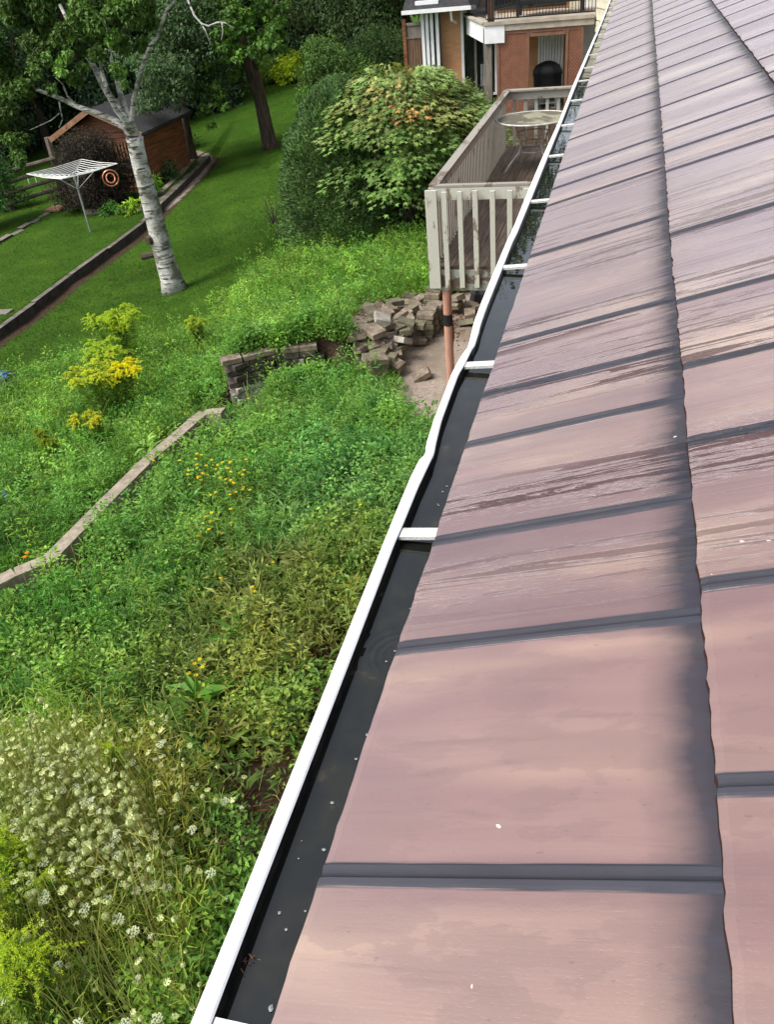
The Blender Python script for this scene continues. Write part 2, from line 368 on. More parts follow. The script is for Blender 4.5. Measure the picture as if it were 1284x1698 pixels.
def ground_build(t, N, Lk):
    ps = posn(N); a = N('ShaderNodeAttribute'); a.attribute_name = 'tint'
    s = N('ShaderNodeSeparateColor'); Lk(a.outputs['Color'], s.inputs[0])      # r lawn, g weeds soil, b bare slab
    n1 = noise_node(N, Lk, ps, 1.1, 6, .6); n2 = noise_node(N, Lk, ps, 22, 5, .7); n3 = noise_node(N, Lk, mapping(N, Lk, ps, (1.4, .18, 1), (0, 0, .55)), 1.6, 3)
    lawn = ramp(N, Lk, n1, [(.3, (.022, .053, .006)), (.5, (.033, .077, .008)), (.7, (.054, .107, .011))])
    lawn = mixc(N, Lk, mth(N, Lk, 'MULTIPLY', n3, .5), lawn, (.036, .085, .010))
    lawn = mixc(N, Lk, mth(N, Lk, 'MULTIPLY', ramp(N, Lk, n2, [(.4, (0,0,0)), (.7, (1,1,1))]), .4), lawn, (.02, .05, .01))
    soil = ramp(N, Lk, n2, [(.3, (.018, .012, .008)), (.7, (.075, .052, .035))])
    slab = ramp(N, Lk, n2, [(.25, (.16, .125, .10)), (.6, (.30, .25, .21))]); slab = mixc(N, Lk, ramp(N, Lk, n1, [(.45, (0,0,0)), (.6, (.7,.7,.7))]), slab, (.15, .12, .085))
    c = mixc(N, Lk, s.outputs[0], soil, lawn); c = mixc(N, Lk, s.outputs[2], c, slab)
    return pbsdf(N, Lk, c, .9, bumpn(N, Lk, n2, .6, .03), spec=.04).outputs[0]
GROUND = mat('ground_mix', ground_build)

def birch_build(t, N, Lk):
    o = objc(N); f = noise_node(N, Lk, mapping(N, Lk, o, (2.2, 2.2, 13)), 1.5, 5, .65); f2 = noise_node(N, Lk, o, 3.5, 5, .6)
    c = ramp(N, Lk, noise_node(N, Lk, o, 7, 3), [(.35, (.28, .27, .24)), (.6, (.52, .51, .47))])
    c = mixc(N, Lk, ramp(N, Lk, f, [(.52, (0,0,0)), (.60, (1,1,1))]), c, (.035, .032, .026))
    c = mixc(N, Lk, ramp(N, Lk, f2, [(.50, (0,0,0)), (.60, (.85,.85,.85))]), c, (.075, .078, .045))
    return pbsdf(N, Lk, c, .8, bumpn(N, Lk, f, .6, .03)).outputs[0]
BIRCH = mat('birch_bark', birch_build)
BARK = simple('dark_bark', (.085, .062, .042), (.03, .022, .016), 3, .9, .9, (4, 4, .8), bd=.04)
GREYBARK = simple('branch_bark', (.10, .08, .06), (.05, .04, .03), 5, .9, .5)
def peeled(name, paint, wood, amt=.55, sc=6, stretch=(1, 1, .5)):
    def b(t, N, Lk):
        o = objc(N); f = noise_node(N, Lk, mapping(N, Lk, o, stretch), sc, 6, .65)
        g = noise_node(N, Lk, mapping(N, Lk, o, (20, 20, 20)), 1.5, 4)
        w_ = mixc(N, Lk, g, tuple(x*.55 for x in wood), wood)
        p_ = mixc(N, Lk, g, tuple(x*.8 for x in paint), paint)
        k = ramp(N, Lk, f, [(amt, (0,0,0)), (amt+.05, (1,1,1))])
        return pbsdf(N, Lk, mixc(N, Lk, k, p_, w_), .75, bumpn(N, Lk, f, .3, .01)).outputs[0]
    return mat(name, b)
RAIL_W = peeled('peeling_pale_paint', (.46, .46, .40), (.21, .16, .11), .58)
RAIL_D = peeled('worn_rail_cap', (.27, .25, .215), (.15, .115, .08), .52, 4, (1, .3, 1))
RIM = peeled('peeling_rim_joist', (.25, .255, .225), (.10, .07, .045), .49, 5, (1, 1, 1.3))
DECKB = simple('weathered_deck_board', (.13, .095, .07), (.05, .036, .026), 5, .75, .4, (6, .5, 6))
PAVER = simple('concrete_paver', (.24, .195, .145), (.09, .07, .05), 9, .9, .5)
PAVER2 = simple('mossy_paver', (.17, .155, .10), (.08, .07, .045), 7, .9, .5)
PAVER3 = simple('pale_paver', (.32, .30, .26), (.17, .15, .125), 10, .9, .5)
WALLB = simple('dark_wall_block', (.085, .072, .058), (.022, .018, .014), 9, .9, .6)
WALLP = simple('chalky_stone', (.42, .38, .33), (.14, .12, .10), 10, .9, .6)
KERB = simple('border_timber', (.31, .26, .20), (.19, .155, .12), 4, .85, .4, (3, 3, 3))
DTIMB = simple('dark_landscape_timber', (.055, .045, .036), (.018, .014, .011), 5, .9, .5)
DTOP = simple('grey_timber_top', (.15, .135, .115), (.06, .05, .04), 4, .9, .4)
TERRA = simple('salmon_painted_pipe', (.44, .235, .165), (.33, .165, .12), 5, .5, .15)
BLACK = simple('black_rubber', (.010, .010, .012), (.005, .005, .006), 10, .55, .2)
CEDAR = simple('stained_cedar', (.22, .075, .028), (.07, .026, .012), 3, .7, .4, (.6, .6, 9))
CEDARL = simple('cedar_trim', (.32, .16, .085), (.17, .085, .045), 5, .7, .3)
SHING = simple('dark_shingles', (.035, .034, .036), (.014, .014, .015), 12, .9, .8)
LATT = simple('rust_stained_lattice', (.25, .105, .058), (.17, .07, .04), 6, .7, .3)
LATTF = simple('lattice_frame', (.19, .095, .058), (.14, .065, .04), 6, .7, .3)
CREAM = simple('cream_siding', (.62, .58, .45), (.52, .48, .37), 3, .5, .05)
WHITE = simple('white_trim', (.74, .75, .75), (.62, .63, .64), 3, .4, .05)
BEIGE = simple('deck_fascia', (.40, .35, .28), (.27, .23, .18), 4, .7, .2)
GREYW = simple('weathered_grey_wood', (.20, .175, .145), (.10, .085, .07), 5, .8, .4, (5, 5, .6))
FENCEW = simple('brown_fence_board', (.15, .085, .05), (.085, .05, .03), 4, .8, .4, (6, 6, .5))
OLDWOOD = simple('old_split_rail', (.20, .165, .12), (.08, .065, .048), 4, .85, .5, (1, 1, 1))
METAL = simple('dull_aluminium', (.45, .47, .48), (.32, .34, .35), 6, .4, .05, metal=.6)
TUBE = simple('white_enamel_tube', (.52, .52, .49), (.34, .33, .30), 12, .45, .1)
LINE = simple('washing_line', (.66, .66, .62), (.5, .5, .46), 10, .6, .05)
COPPER = simple('copper_ring', (.75, .33, .20), (.55, .22, .12), 10, .3, .05, metal=.7)
BLUE = simple('blue_plastic', (.03, .11, .42), (.015, .06, .25), 8, .4, .3)
PATIO = simple('patio_slab', (.20, .19, .175), (.12, .11, .10), 5, .85, .3)
def brick_build(t, N, Lk, a=(.56, .27, .12), b_=(.46, .21, .09), m_=(.40, .27, .16)):
    o = objc(N); sx = N('ShaderNodeSeparateXYZ'); Lk(o, sx.inputs[0]); cv = N('ShaderNodeCombineXYZ')
    Lk(mth(N, Lk, 'ADD', sx.outputs[0], sx.outputs[1]), cv.inputs[0]); Lk(sx.outputs[2], cv.inputs[1])
    br = N('ShaderNodeTexBrick'); Lk(cv.outputs[0], br.inputs['Vector']); br.inputs['Scale'].default_value = 1
    br.inputs['Brick Width'].default_value = .22; br.inputs['Row Height'].default_value = .075; br.inputs['Mortar Size'].default_value = .008
    br.inputs['Color1'].default_value = (*a, 1); br.inputs['Color2'].default_value = (*b_, 1); br.inputs['Mortar'].default_value = (*m_, 1)
    return pbsdf(N, Lk, br.outputs[0], .85, bumpn(N, Lk, br.outputs['Fac'], -.5, .01)).outputs[0]
BRICK = mat('tan_brick', brick_build)
REDBRICK = mat('red_brick', lambda t, N, Lk: brick_build(t, N, Lk, (.28, .10, .06), (.2, .07, .045), (.3, .27, .24)))
def glass_build(t, N, Lk):
    return pbsdf(N, Lk, (.012, .014, .015), .05, spec=.7).outputs[0]
DGLASS = mat('dark_window_glass', glass_build)
def tglass_build(t, N, Lk):
    f = noise_node(N, Lk, objc(N), 2.4, 4, .5, .4)
    c = ramp(N, Lk, f, [(.46, (.17, .17, .115)), (.52, (.085, .072, .048))])
    r = ramp(N, Lk, f, [(.46, (.12,.12,.12)), (.52, (.5,.5,.5))])
    return pbsdf(N, Lk, c, r, spec=.6).outputs[0]
TGLASS = mat('algae_stained_glass', tglass_build)

# ============================================================ TERRAIN
# control points: pixel of the photo and a surveyed height below the camera
CT = [(0,1698,-4.9),(350,1650,-4.85),(300,1300,-4.95),(600,900,-4.95),(0,1000,-5.25),(350,712,-5.25),(180,860,-5.25),
      (0,560,-6.0),(240,382,-6.05),(350,265,-5.95),(0,405,-6.25),(120,660,-5.7),(0,760,-5.55),(0,640,-5.85),(500,400,-5.25),(440,470,-5.3),
      (600,400,-4.95),(520,142,-5.0),(447,245,-5.75),(150,385,-6.1),(100,335,-6.1),(292,482,-5.95),(700,640,-5.0),
      (640,560,-5.0),(760,500,-4.95),(400,672,-5.35),(180,560,-5.85),(330,560,-5.7),(228,312,-6.05),(380,400,-5.8)]
_cp = [(*aZ(x, y, z)[:2], z) for x, y, z in CT]
_cp += [(0, 0, -4.8), (0, 6, -4.85), (0, 12, -4.75), (0, -8, -4.8), (10, 10, -4.6), (10, -10, -4.6), (-3, 18, -4.6), (-3.5, 24, -4.25), (-1, 27, -4.2), (5, 27, -4.1), (-6, 28, -4.4),
        (-9, 34, -4.8), (-14, 44, -5.2), (-30, 34, -6.3), (-28, 15, -6.6), (-20, 2, -6.3), (-12, -6, -5.9), (-5, -8, -5.2), (-45, 45, -6.5), (-20, 60, -5.6), (10, 60, -4), (-60, 0, -6.8), (-30, -25, -6), (30, 20, -4.2)]
_cp = np.array(_cp)
def _tps(r): return np.where(r > 1e-9, r*r*np.log(np.maximum(r, 1e-9)), 0)
_n = len(_cp); _K = _tps(np.linalg.norm(_cp[:, None, :2]-_cp[None, :, :2], axis=2)) + np.eye(_n)*3.0
_P = np.c_[np.ones(_n), _cp[:, :2]]
_A = np.block([[_K, _P], [_P.T, np.zeros((3, 3))]]); _w = np.linalg.solve(_A, np.r_[_cp[:, 2], 0, 0, 0])
def T0(x, y):
    x = np.asarray(x, float); y = np.asarray(y, float); sh = x.shape; x = x.ravel(); y = y.ravel()
    out = np.empty(len(x))
    for i in range(0, len(x), 20000):
        q = np.stack([x[i:i+20000], y[i:i+20000]], 1)
        out[i:i+20000] = _tps(np.linalg.norm(q[:, None]-_cp[None, :, :2], axis=2)) @ _w[:_n] + _w[_n] + q @ _w[_n+1:]
    return out.reshape(sh)
def G0(px, py, h=0, f=None):
    f = f or T0
    r = ray(px, py); r = r/np.linalg.norm(r); t = 2.0
    for _ in range(400):
        p = r*t; d = p[2]-(float(f(np.array([p[0]]), np.array([p[1]]))[0])+h)
        if d < .004: break
        t += max(d*.6, .003)
        if t > 90: break
    return r*t
TIMBER = np.array([G0(*p)[:2] for p in [(-60,602),(0,560),(60,515),(120,468),(180,424),(238,380),(300,318),(330,288),(348,268)]])
def seg_sd(x, y, L):
    """signed distance to polyline, positive on the left side"""
    best = np.full(x.shape, 1e9); sg = np.zeros(x.shape)
    for a, b in zip(L[:-1], L[1:]):
        d = b-a; t = np.clip(((x-a[0])*d[0]+(y-a[1])*d[1])/(d@d), 0, 1)
        ex = x-(a[0]+t*d[0]); ey = y-(a[1]+t*d[1]); dist = np.hypot(ex, ey)
        s_ = np.sign(d[0]*ey-d[1]*ex); m = dist < best
        best = np.where(m, dist, best); sg = np.where(m, s_, sg)
    return best*sg
BWALL = [(G0(*p)) for p in [(386,676),(460,664),(540,655)]]      # foot line of the block wall
BW = np.array([[BWALL[0][0], BWALL[0][1]], [BWALL[1][0]-.05, BWALL[1][1]+.25], [BWALL[2][0]-.1, BWALL[2][1]+.45]])
def TZ(x, y):
    x = np.asarray(x, float); y = np.asarray(y, float); z = T0(x, y)
    sd_ = seg_sd(x, y, TIMBER)
    far = np.clip(1-(np.abs(sd_)-3)/4, 0, 1)
    z = z + np.where(sd_ > 0, .17*np.clip((sd_-.02)/.10, 0, 1)*far, 0)
    # terrace behind the block wall
    sb = seg_sd(x, y, BW)
    along = np.clip((x-(BW[0, 0]-.25))/.3, 0, 1)*np.clip((BW[2, 0]+1.2-x)/1.2, 0, 1)
    z = z + np.where(sb > 0, .62*np.clip((sb-.10)/.08, 0, 1)*np.clip(1-(sb-.4)/2.2, 0, 1)*along, 0)
    return z + .035*(vnoise(x*.9, y*.9, 1)-.5)+.02*(vnoise(x*3, y*3, 2)-.5)
def G(px, py, h=0): return G0(px, py, h, TZ)
def gz(x, y): return float(TZ(np.array([float(x)]), np.array([float(y)]))[0])
def inpoly(x, y, poly):
    ins = np.zeros(x.shape, bool); n = len(poly)
    for i in range(n):
        x1, y1 = poly[i]; x2, y2 = poly[(i+1) % n]
        c = ((y1 > y) != (y2 > y)) & (x < (x2-x1)*(y-y1)/((y2-y1) if y2 != y1 else 1e-9)+x1); ins ^= c
    return ins
WEEDP = [G0(*p)[:2] for p in [(-60,655),(60,640),(120,600),(160,600),(250,590),(300,565),(350,530),(392,495),(430,458),(470,428),(520,408),(560,392)]]
WEDGE = np.array(WEEDP)
WEEDP = np.array([(-16, -6), (-12, 4)] + [tuple(p) for p in WEEDP] + [(-3.0, 15.5), (1, 15.5), (1, -6)])
BAREP = np.array([G0(*p)[:2] for p in [(668,690),(655,665),(660,642),(600,625),(572,590),(588,540),(640,508),(715,490),(800,485)]] + [(1, 13), (1, 8.2), (-1.5, 8.0)])
PATHP = np.array([G0(*p)[:2] for p in [(318,262),(330,258),(357,266),(330,300),(300,330),(275,350),(266,340),(300,310),(333,280)]])
xs = np.unique(np.concatenate([np.linspace(-200, -40, 18), np.linspace(-40, -20, 40), np.arange(-20, .6, .1), np.linspace(1, 30, 30), np.linspace(30, 200, 14)]))
ys_ = np.unique(np.concatenate([np.linspace(-200, -20, 14), np.linspace(-20, 0, 30), np.arange(0, 34, .1), np.linspace(34, 70, 60), np.linspace(70, 300, 20)]))
XX, YY = np.meshgrid(xs, ys_); ZZ = TZ(XX, YY); ZZ = np.maximum(ZZ, -9)
nx, ny = len(xs), len(ys_)
V = np.stack([XX.ravel(), YY.ravel(), ZZ.ravel()], 1)
ii, jj = np.meshgrid(np.arange(nx-1), np.arange(ny-1)); b0 = (jj*nx+ii).ravel()
F = np.stack([b0, b0+1, b0+nx+1, b0+nx], 1)
weed = inpoly(V[:, 0], V[:, 1], WEEDP); bare = inpoly(V[:, 0]+.15*(vnoise(V[:, 0]*4, V[:, 1]*4, 5)-.5), V[:, 1], BAREP)
pth = inpoly(V[:, 0], V[:, 1], PATHP); sdt = seg_sd(V[:, 0], V[:, 1], TIMBER)
trench = (sdt < 0.02) & (sdt > -.42)
gc = np.zeros((len(V), 3)); gc[:, 0] = np.where(weed | trench | ((V[:, 0] > -3.3) & (V[:, 1] > 14) & (V[:, 1] < 26)), 0, 1); gc[:, 2] = np.where(bare | pth, 1, 0)
ground_me = np_mesh('ground', V, F, GROUND, gc, smooth=True)
link('ground', ground_me, kind='structure')

# ============================================================ THE HOUSE WE STAND ON
X0, TAN = -.314, math.tan(math.radians(18.43)); CW = .470; NC = 11; YA, YB = -1.6, 17.2
house = empty('house', (.15, 0, -4.8), label='near house with pink and charcoal metal slate roof and white gutter along its eave', cat='house')
def rel(o, parent): o.location = -parent.location; return o
ribs = {0: [-1.1,-.75,-.25,.12,.545,.965,1.27,1.645,1.9,2.22,3.0,3.66,3.93,4.25,4.95,5.5,6.09,6.68,7.22,7.89,8.63,9.52,10.32,11.03,11.8,12.5,13.4,14.3,15.1,15.9,16.6],
        1: [-1.2,-.8,-.35,.2,.655,1.015,1.44,1.77,2.16,2.73,3.53,3.86,4.26,4.88,5.53,6.12,6.64,7.41,8.0,8.6,9.05,9.71,10.34,11.2,12,12.7,13.6,14.5,15.2,16.3]}
V, F, UV, SL = [], [], [], []; base = 0
HP = [(-.0165, 0), (-.0125, .003), (-.006, .004), (-.001, -.0015), (.004, -.001), (.008, .003), (.0125, .0032), (.0165, 0)]
for c in range(NC):
    rb = ribs.get(c)
    if rb is None:
        rb = []; y = YA+.2
        while y < YB: rb.append(y); y += random.choice([.32, .4, .45, .58, .66, .8])
    rb = np.array(rb)
    yl = [YA, YB]+[r+d for r in rb for d, _ in HP]; yl = np.array(sorted(yl))
    gaps = []
    for a, b in zip(yl[:-1], yl[1:]):
        k = int((b-a)/(.02 if b < 6 else .06)); gaps += [a+(b-a)*i/(k+1) for i in range(1, k+1)]
    yl = np.unique(np.round(np.concatenate([yl, gaps]), 5))
    dd = yl[:, None]-rb[None]; kk = np.abs(dd).argmin(1); dmin = dd[np.arange(len(yl)), kk]
    hh = np.interp(dmin, [p[0] for p in HP], [p[1] for p in HP], left=0, right=0)
    sid = np.searchsorted(rb, yl)
    tone = np.array([random.random() for _ in range(len(rb)+2)])
    us = [-2, -1, -.5, 0, .02, .2, .4, .6, .8, .93, 1.0]
    rag = (vnoise(yl*18, yl*0+c, 3)-.5)*.004+(vnoise(yl*70, yl*0+c, 9)-.5)*.004+(vnoise(yl*1.2, yl*0+c, 4)-.5)*.004
    if c == 0: rag = rag*.6
    bow = (vnoise(yl*1.7, yl*0+c*5, 13)-.5)*.004
    for u in us:
        if u == -2: xx = X0+c*CW-.004+rag+.02; zz = -1+(xx-X0)*TAN-.012
        elif u == -1: xx = X0+c*CW-.004+rag; zz = -1+(xx-X0)*TAN-(.010 if c == 0 else .002)
        else:
            lo_ = u == -.5; u_raw = u; u = max(u, 0)
            xx = X0+(c+u)*CW+(-.004+rag)*(1-min(1, u*5)); hf = .0125*(1-u)+(.0015)
            zz = -1+(xx-X0)*TAN+hf+(hh+bow)*(1-.6*max(0, (u-.9)/.1))
            if u == 0: zz = zz-.0015-(.0008 if lo_ else 0)
            u = u_raw
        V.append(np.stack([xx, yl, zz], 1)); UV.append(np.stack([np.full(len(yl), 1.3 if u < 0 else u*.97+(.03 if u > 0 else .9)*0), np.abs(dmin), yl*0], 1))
    ny_ = len(yl)
    for i in range(len(us)-1):
        r0 = base+i*ny_; q = np.arange(ny_-1)
        F.append(np.stack([r0+q, r0+ny_+q, r0+ny_+q+1, r0+q+1], 1)); SL.append(tone[sid[1:]])
    base += ny_*len(us)
V = np.concatenate(V); F = np.concatenate(F); UV = np.concatenate(UV); SL = np.concatenate(SL)
# far slope beyond the ridge
xr = X0+NC*CW; zr = -1+NC*CW*TAN
nb = len(V); V = np.concatenate([V, [(xr, YA, zr+.001), (xr, YB, zr+.001), (xr+5.2, YB, -1), (xr+5.2, YA, -1)]]); UV = np.concatenate([UV, [(.3, .2, 0)]*4])
F = np.concatenate([F, [(nb, nb+3, nb+2, nb+1)]]); SL = np.append(SL, .4)
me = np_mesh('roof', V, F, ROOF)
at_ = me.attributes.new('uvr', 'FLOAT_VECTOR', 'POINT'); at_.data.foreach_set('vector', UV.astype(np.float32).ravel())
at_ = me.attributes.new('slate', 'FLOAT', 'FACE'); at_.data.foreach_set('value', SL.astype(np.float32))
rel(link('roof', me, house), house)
b = MB(); b.box(xr-.09, xr+.09, YA, YB, zr+.012, zr+.05); rel(b.build('ridge_cap', ROOF, house, bevel=.01), house)
xw = xr+4.7
b = MB(); b.box(.15, xw, -1.2, 16.7, -4.95, -1.1)
b.add([(.15, -1.2, -1.1), (xw, -1.2, -1.1), (xr, -1.2, zr-.08)], [(0, 1, 2)]); b.add([(.15, 16.7, -1.1), (xw, 16.7, -1.1), (xr, 16.7, zr-.08)], [(2, 1, 0)])
rel(b.build('wall', REDBRICK, house), house)
b = MB(); b.box(-.262, .14, YA, YB, -1.135, -1.12); rel(b.build('soffit', WHITE, house), house)
b = MB(); b.box(-.282, -.262, YA, YB, -1.14, -1.005); rel(b.build('fascia', GWHITE, house), house)
# gutter
OUT = [(-1.6,-.414),(0.346,-.415),(0.488,-.415),(0.678,-.417),(0.931,-.42),(1.193,-.422),(1.371,-.423),(1.524,-.423),(1.59,-.42),(1.632,-.413),(1.674,-.419),(1.794,-.425),(1.972,-.427),(2.049,-.429),(2.136,-.426),(2.235,-.416),(2.303,-.418),(2.429,-.427),(2.612,-.43),(2.878,-.431),(3.23,-.431),(3.471,-.427),(3.99,-.43),(4.643,-.429),(5.615,-.421),(6.829,-.427),(8.15,-.424),(9.891,-.417),(11.343,-.409),(14.17,-.409),(17.2,-.409)]
INN = [(-1.6,-.391),(0.355,-.391),(0.499,-.393),(0.683,-.394),(0.928,-.396),(1.271,-.399),(1.345,-.397),(1.484,-.396),(1.608,-.391),(1.646,-.393),(1.791,-.404),(1.967,-.407),(2.051,-.408),(2.125,-.402),(2.264,-.397),(2.333,-.397),(2.413,-.402),(2.562,-.405),(2.936,-.405),(3.229,-.406),(3.345,-.402),(3.814,-.4),(4.638,-.401),(5.612,-.400),(6.82,-.403),(8.052,-.4),(11,-.392),(17.2,-.392)]
yg = np.unique(np.concatenate([np.arange(YA, 4, .02), np.arange(4, YB+.05, .1)]))
xo = np.interp(yg, *zip(*OUT)); xi = np.interp(yg, *zip(*INN))
lipz = -1.0+(vnoise(yg*2.2, yg*0, 31)-.5)*.003-np.exp(-((yg-1.632)/.02)**2)*.006-np.exp(-((yg-2.26)/.03)**2)*.006
secs = [(xi+.0, lipz-.062, 1), (xi, lipz-.012, 1), (xi, lipz-.003, 0), (xi-.003, lipz, 0), (xo+.003, lipz+.0005, 0), (xo, lipz-.003, 0), (xo, lipz-.017, 0), (xo+.006, lipz-.022, 0), (xo+.012, -1.045+yg*0, 0), (xo+.035, -1.09+yg*0, 0), (xo+.045, -1.125+yg*0, 0), (-.285+yg*0, -1.125+yg*0, 0)]
V, F, MI = [], [], []
for k, (x, z, m) in enumerate(secs):
    V.append(np.stack([x, yg, z], 1))
    if k:
        q = np.arange(len(yg)-1); r0 = (k-1)*len(yg); r1 = k*len(yg)
        F.append(np.stack([r0+q, r0+q+1, r1+q+1, r1+q], 1)); MI += [secs[k-1][2]]*(len(yg)-1)
n0 = len(secs)*len(yg)
# back wall and bed
for x, z in ((-.2835, -1.0), (-.2835, -1.105), (-.40, -1.105)): V.append(np.stack([x+yg*0, yg, z+yg*0], 1))
for k in range(2):
    q = np.arange(len(yg)-1); r0 = n0+k*len(yg); r1 = r0+len(yg); F.append(np.stack([r0+q, r0+q+1, r1+q+1, r1+q], 1)); MI += [1]*(len(yg)-1)
me = np_mesh('gutter', np.concatenate(V), np.concatenate(F), GWHITE); me.materials.append(GDIRT)
me.polygons.foreach_set('material_index', np.array(MI, dtype=np.int32))
gut = rel(link('gutter', me, house), house)
for Y in [-.5, .346, 1.315, 2.125, 2.95, 3.82, 4.69, 5.49, 6.33, 7.17, 7.85, 8.65, 9.48, 10.22, 11.09, 11.81, 12.62, 13.4, 14.08, 14.9, 15.7, 16.5]:
    xa = float(np.interp(Y, *zip(*INN)))
    b = MB(); wv = .016; q = .006 if Y > .5 else 0
    for k in range(4): pass
    z0, z1 = -1.006, -.998
    b.add([(xa-.001, Y-wv, z0), (-.27, Y-wv+q, z1), (-.27, Y+wv+q, z1), (xa-.001, Y+wv, z0), (xa-.001, Y-wv, z0-.0018), (-.27, Y-wv+q, z1-.0018), (-.27, Y+wv+q, z1-.0018), (xa-.001, Y+wv, z0-.0018)],
          [(0,1,2,3),(7,6,5,4),(0,4,5,1),(2,6,7,3),(3,7,4,0),(1,5,6,2)])
    b.bar((xa-.001, Y+wv-.001, z0-.004), (-.27, Y+wv+q-.001, z1-.004), .0015, .008); b.bar((xa-.001, Y-wv+.001, z0-.004), (-.27, Y-wv+q+.001, z1-.004), .0015, .008)
    b.build('gutter_strap', STRAP, gut)
b = MB(); b.add([(-.409, YA, -1.026), (-.284, YA, -1.026), (-.284, YB, -1.026), (-.409, YB, -1.026)], [(0, 1, 2, 3)])
b.build('gutter_water', WATER, None, kind='structure')
FLK = [(551.6,1330.5,3),(537,1408,2.6),(539,1462,2.2),(463.7,1513,2.6),(506.6,1510,1.6),(475,1540.5,2),(448.8,1670.8,3.6),(495,1423,1.3),(500.5,1394,1),(609,1217.8,2.6),(591,1258,2.2),(655,1079,2),(659,1099,2.4),(641,1096.5,2),(680.7,1009,1.6),(741.5,806,2.6),(748.5,810.7,2.2),(734.4,815.4,2.6),(728,838,1.8),(726,836,1.8),(465,1698,2)]
FLM = simple('pale_fleck', (.24, .26, .26), (.15, .16, .17), 200, .8, .1)
for px, py, r in FLK:
    p = aZ(px, py, -1.0245); b = MB(); n = 9; rr = r/1000
    pts = [(rr*(1+.35*random.uniform(-1, 1))*math.cos(a*6.283/n), rr*(1+.35*random.uniform(-1, 1))*math.sin(a*6.283/n)) for a in range(n)]
    b.add([(x, y, 0) for x, y in pts]+[(0, 0, rr*.35)], [(k, (k+1) % n, n) for k in range(n)])
    o = b.build('petal_fleck', FLM, None, label='tiny pale petal fleck floating on the dark water of the gutter', cat='petal', group='petal flecks floating in the gutter'); o.location = p
p = aZ(401, 1597, -1.03); b = MB()
for k in range(22):
    a = Vector((random.gauss(-.382, .006), p[1]+random.gauss(0, .006), -1.018-random.random()*.026)); b.tube([a, a+Vector((random.gauss(0, .004), random.gauss(0, .004), random.gauss(0, .004)))], .0007, 4)
b.build('dead_moss', simple('rust_brown_bits', (.25, .09, .03), (.1, .04, .02), 90), None, label='small rust brown clump of dead moss stuck inside the gutter front', cat='moss')

# ============================================================ BORDERS AND WALLS IN THE GARDEN
def strip_wall(name, pts, w_, h_, mats, parent=None, jit=.02, seg=1.2, embed=.15, top=None, **k):
    """row of timbers / stones laid end to end along pts (xy) with a little jitter; pts may carry z"""
    b = MB(); P = [Vector((p[0], p[1], 0)) for p in pts]
    for a, c in zip(P[:-1], P[1:]):
        L = (c-a).length; n = max(1, round(L/seg)); d = (c-a)/n
        for i in range(n):
            p = a+d*i; q = a+d*(i+1)-d.normalized()*.012; nrm = Vector((-d.y, d.x, 0)).normalized()
            o_ = nrm*random.uniform(-jit, jit); zt = [gz_base(v.x, v.y)+h_+random.uniform(-jit, jit)*.6 for v in (p, q)]
            p = p+o_; q = q+o_+nrm*random.uniform(-jit, jit)*.5
            vs = []
            for v, z in ((p, zt[0]), (q, zt[1])):
                for s_ in (-1, 1):
                    for zz in (z-h_-embed, z): vs.append((v.x+nrm.x*w_/2*s_, v.y+nrm.y*w_/2*s_, zz))
            b.add(vs, [(0,1,3,2),(4,6,7,5),(0,4,5,1),(2,3,7,6),(0,2,6,4)], 0); b.add([vs[1], vs[3], vs[7], vs[5]], [(0,2,1) if 0 else (0,1,2,3)][:1], 1)
    # close top faces properly
    return b.build(name, mats, parent, bevel=0, **k)
def gz_base(x, y): return float(T0(np.array([x]), np.array([y]))[0])
tw = empty('timber_border', tuple(G(238, 380)), label='long dark timber edging with greyed top stepping up along the left lawn', cat='garden border')
P_ = TIMBER
o = strip_wall('edging_timber', P_, .13, .20, [DTIMB, DTOP], tw, seg=2.2); o.location = -tw.location
kp = [G0(*p) for p in [(-40,1030),(0,1003),(40,982),(97,958),(180,870),(262,785),(300,752),(325,728),(345,712),(378,710)]]
kb = empty('kerb_edging', tuple(kp[3]), label='pale brown low timber kerb running diagonally between two weed beds', cat='garden border')
o = strip_wall('edging_timber', [p[:2] for p in kp], .165, .28, [KERB, KERB], kb, seg=1.25, jit=.007); o.location = -kb.location
lb = [G0(*p) for p in [(-30,432),(0,409),(55,378),(100,350)]]
o = strip_wall('edging', [p[:2] for p in lb], .2, .16, [DTIMB, GREYW], None, seg=.6, jit=.05, label='rough old timber edging at the far left end of the lawn below the rail fence', cat='garden border')
lb = [G0(*p) for p in [(148,364),(190,362),(240,360)]]
o = strip_wall('edging', [p[:2] for p in lb], .16, .30, [GREYW, DTOP], None, seg=1.0, jit=.03, label='short weathered timber edging in front of the flower bed by the shed', cat='garden border')
lb = [G0(*p) for p in [(268,332),(300,300),(325,272),(338,262)]]
o = strip_wall('edging', [p[:2] for p in lb], .18, .22, [GREYW, KERB], None, seg=1.2, jit=.03, label='timber edging beside the narrow path along the right side of the shed', cat='garden border')
lb = [G0(*p) for p in [(-30,534),(22,530)]]
o = strip_wall('edging', [p[:2] for p in lb], .3, .2, [GREYW, GREYW], None, seg=1.5, jit=.02, label='grey slab step abutting the dark timber border at the left lawn corner', cat='step')

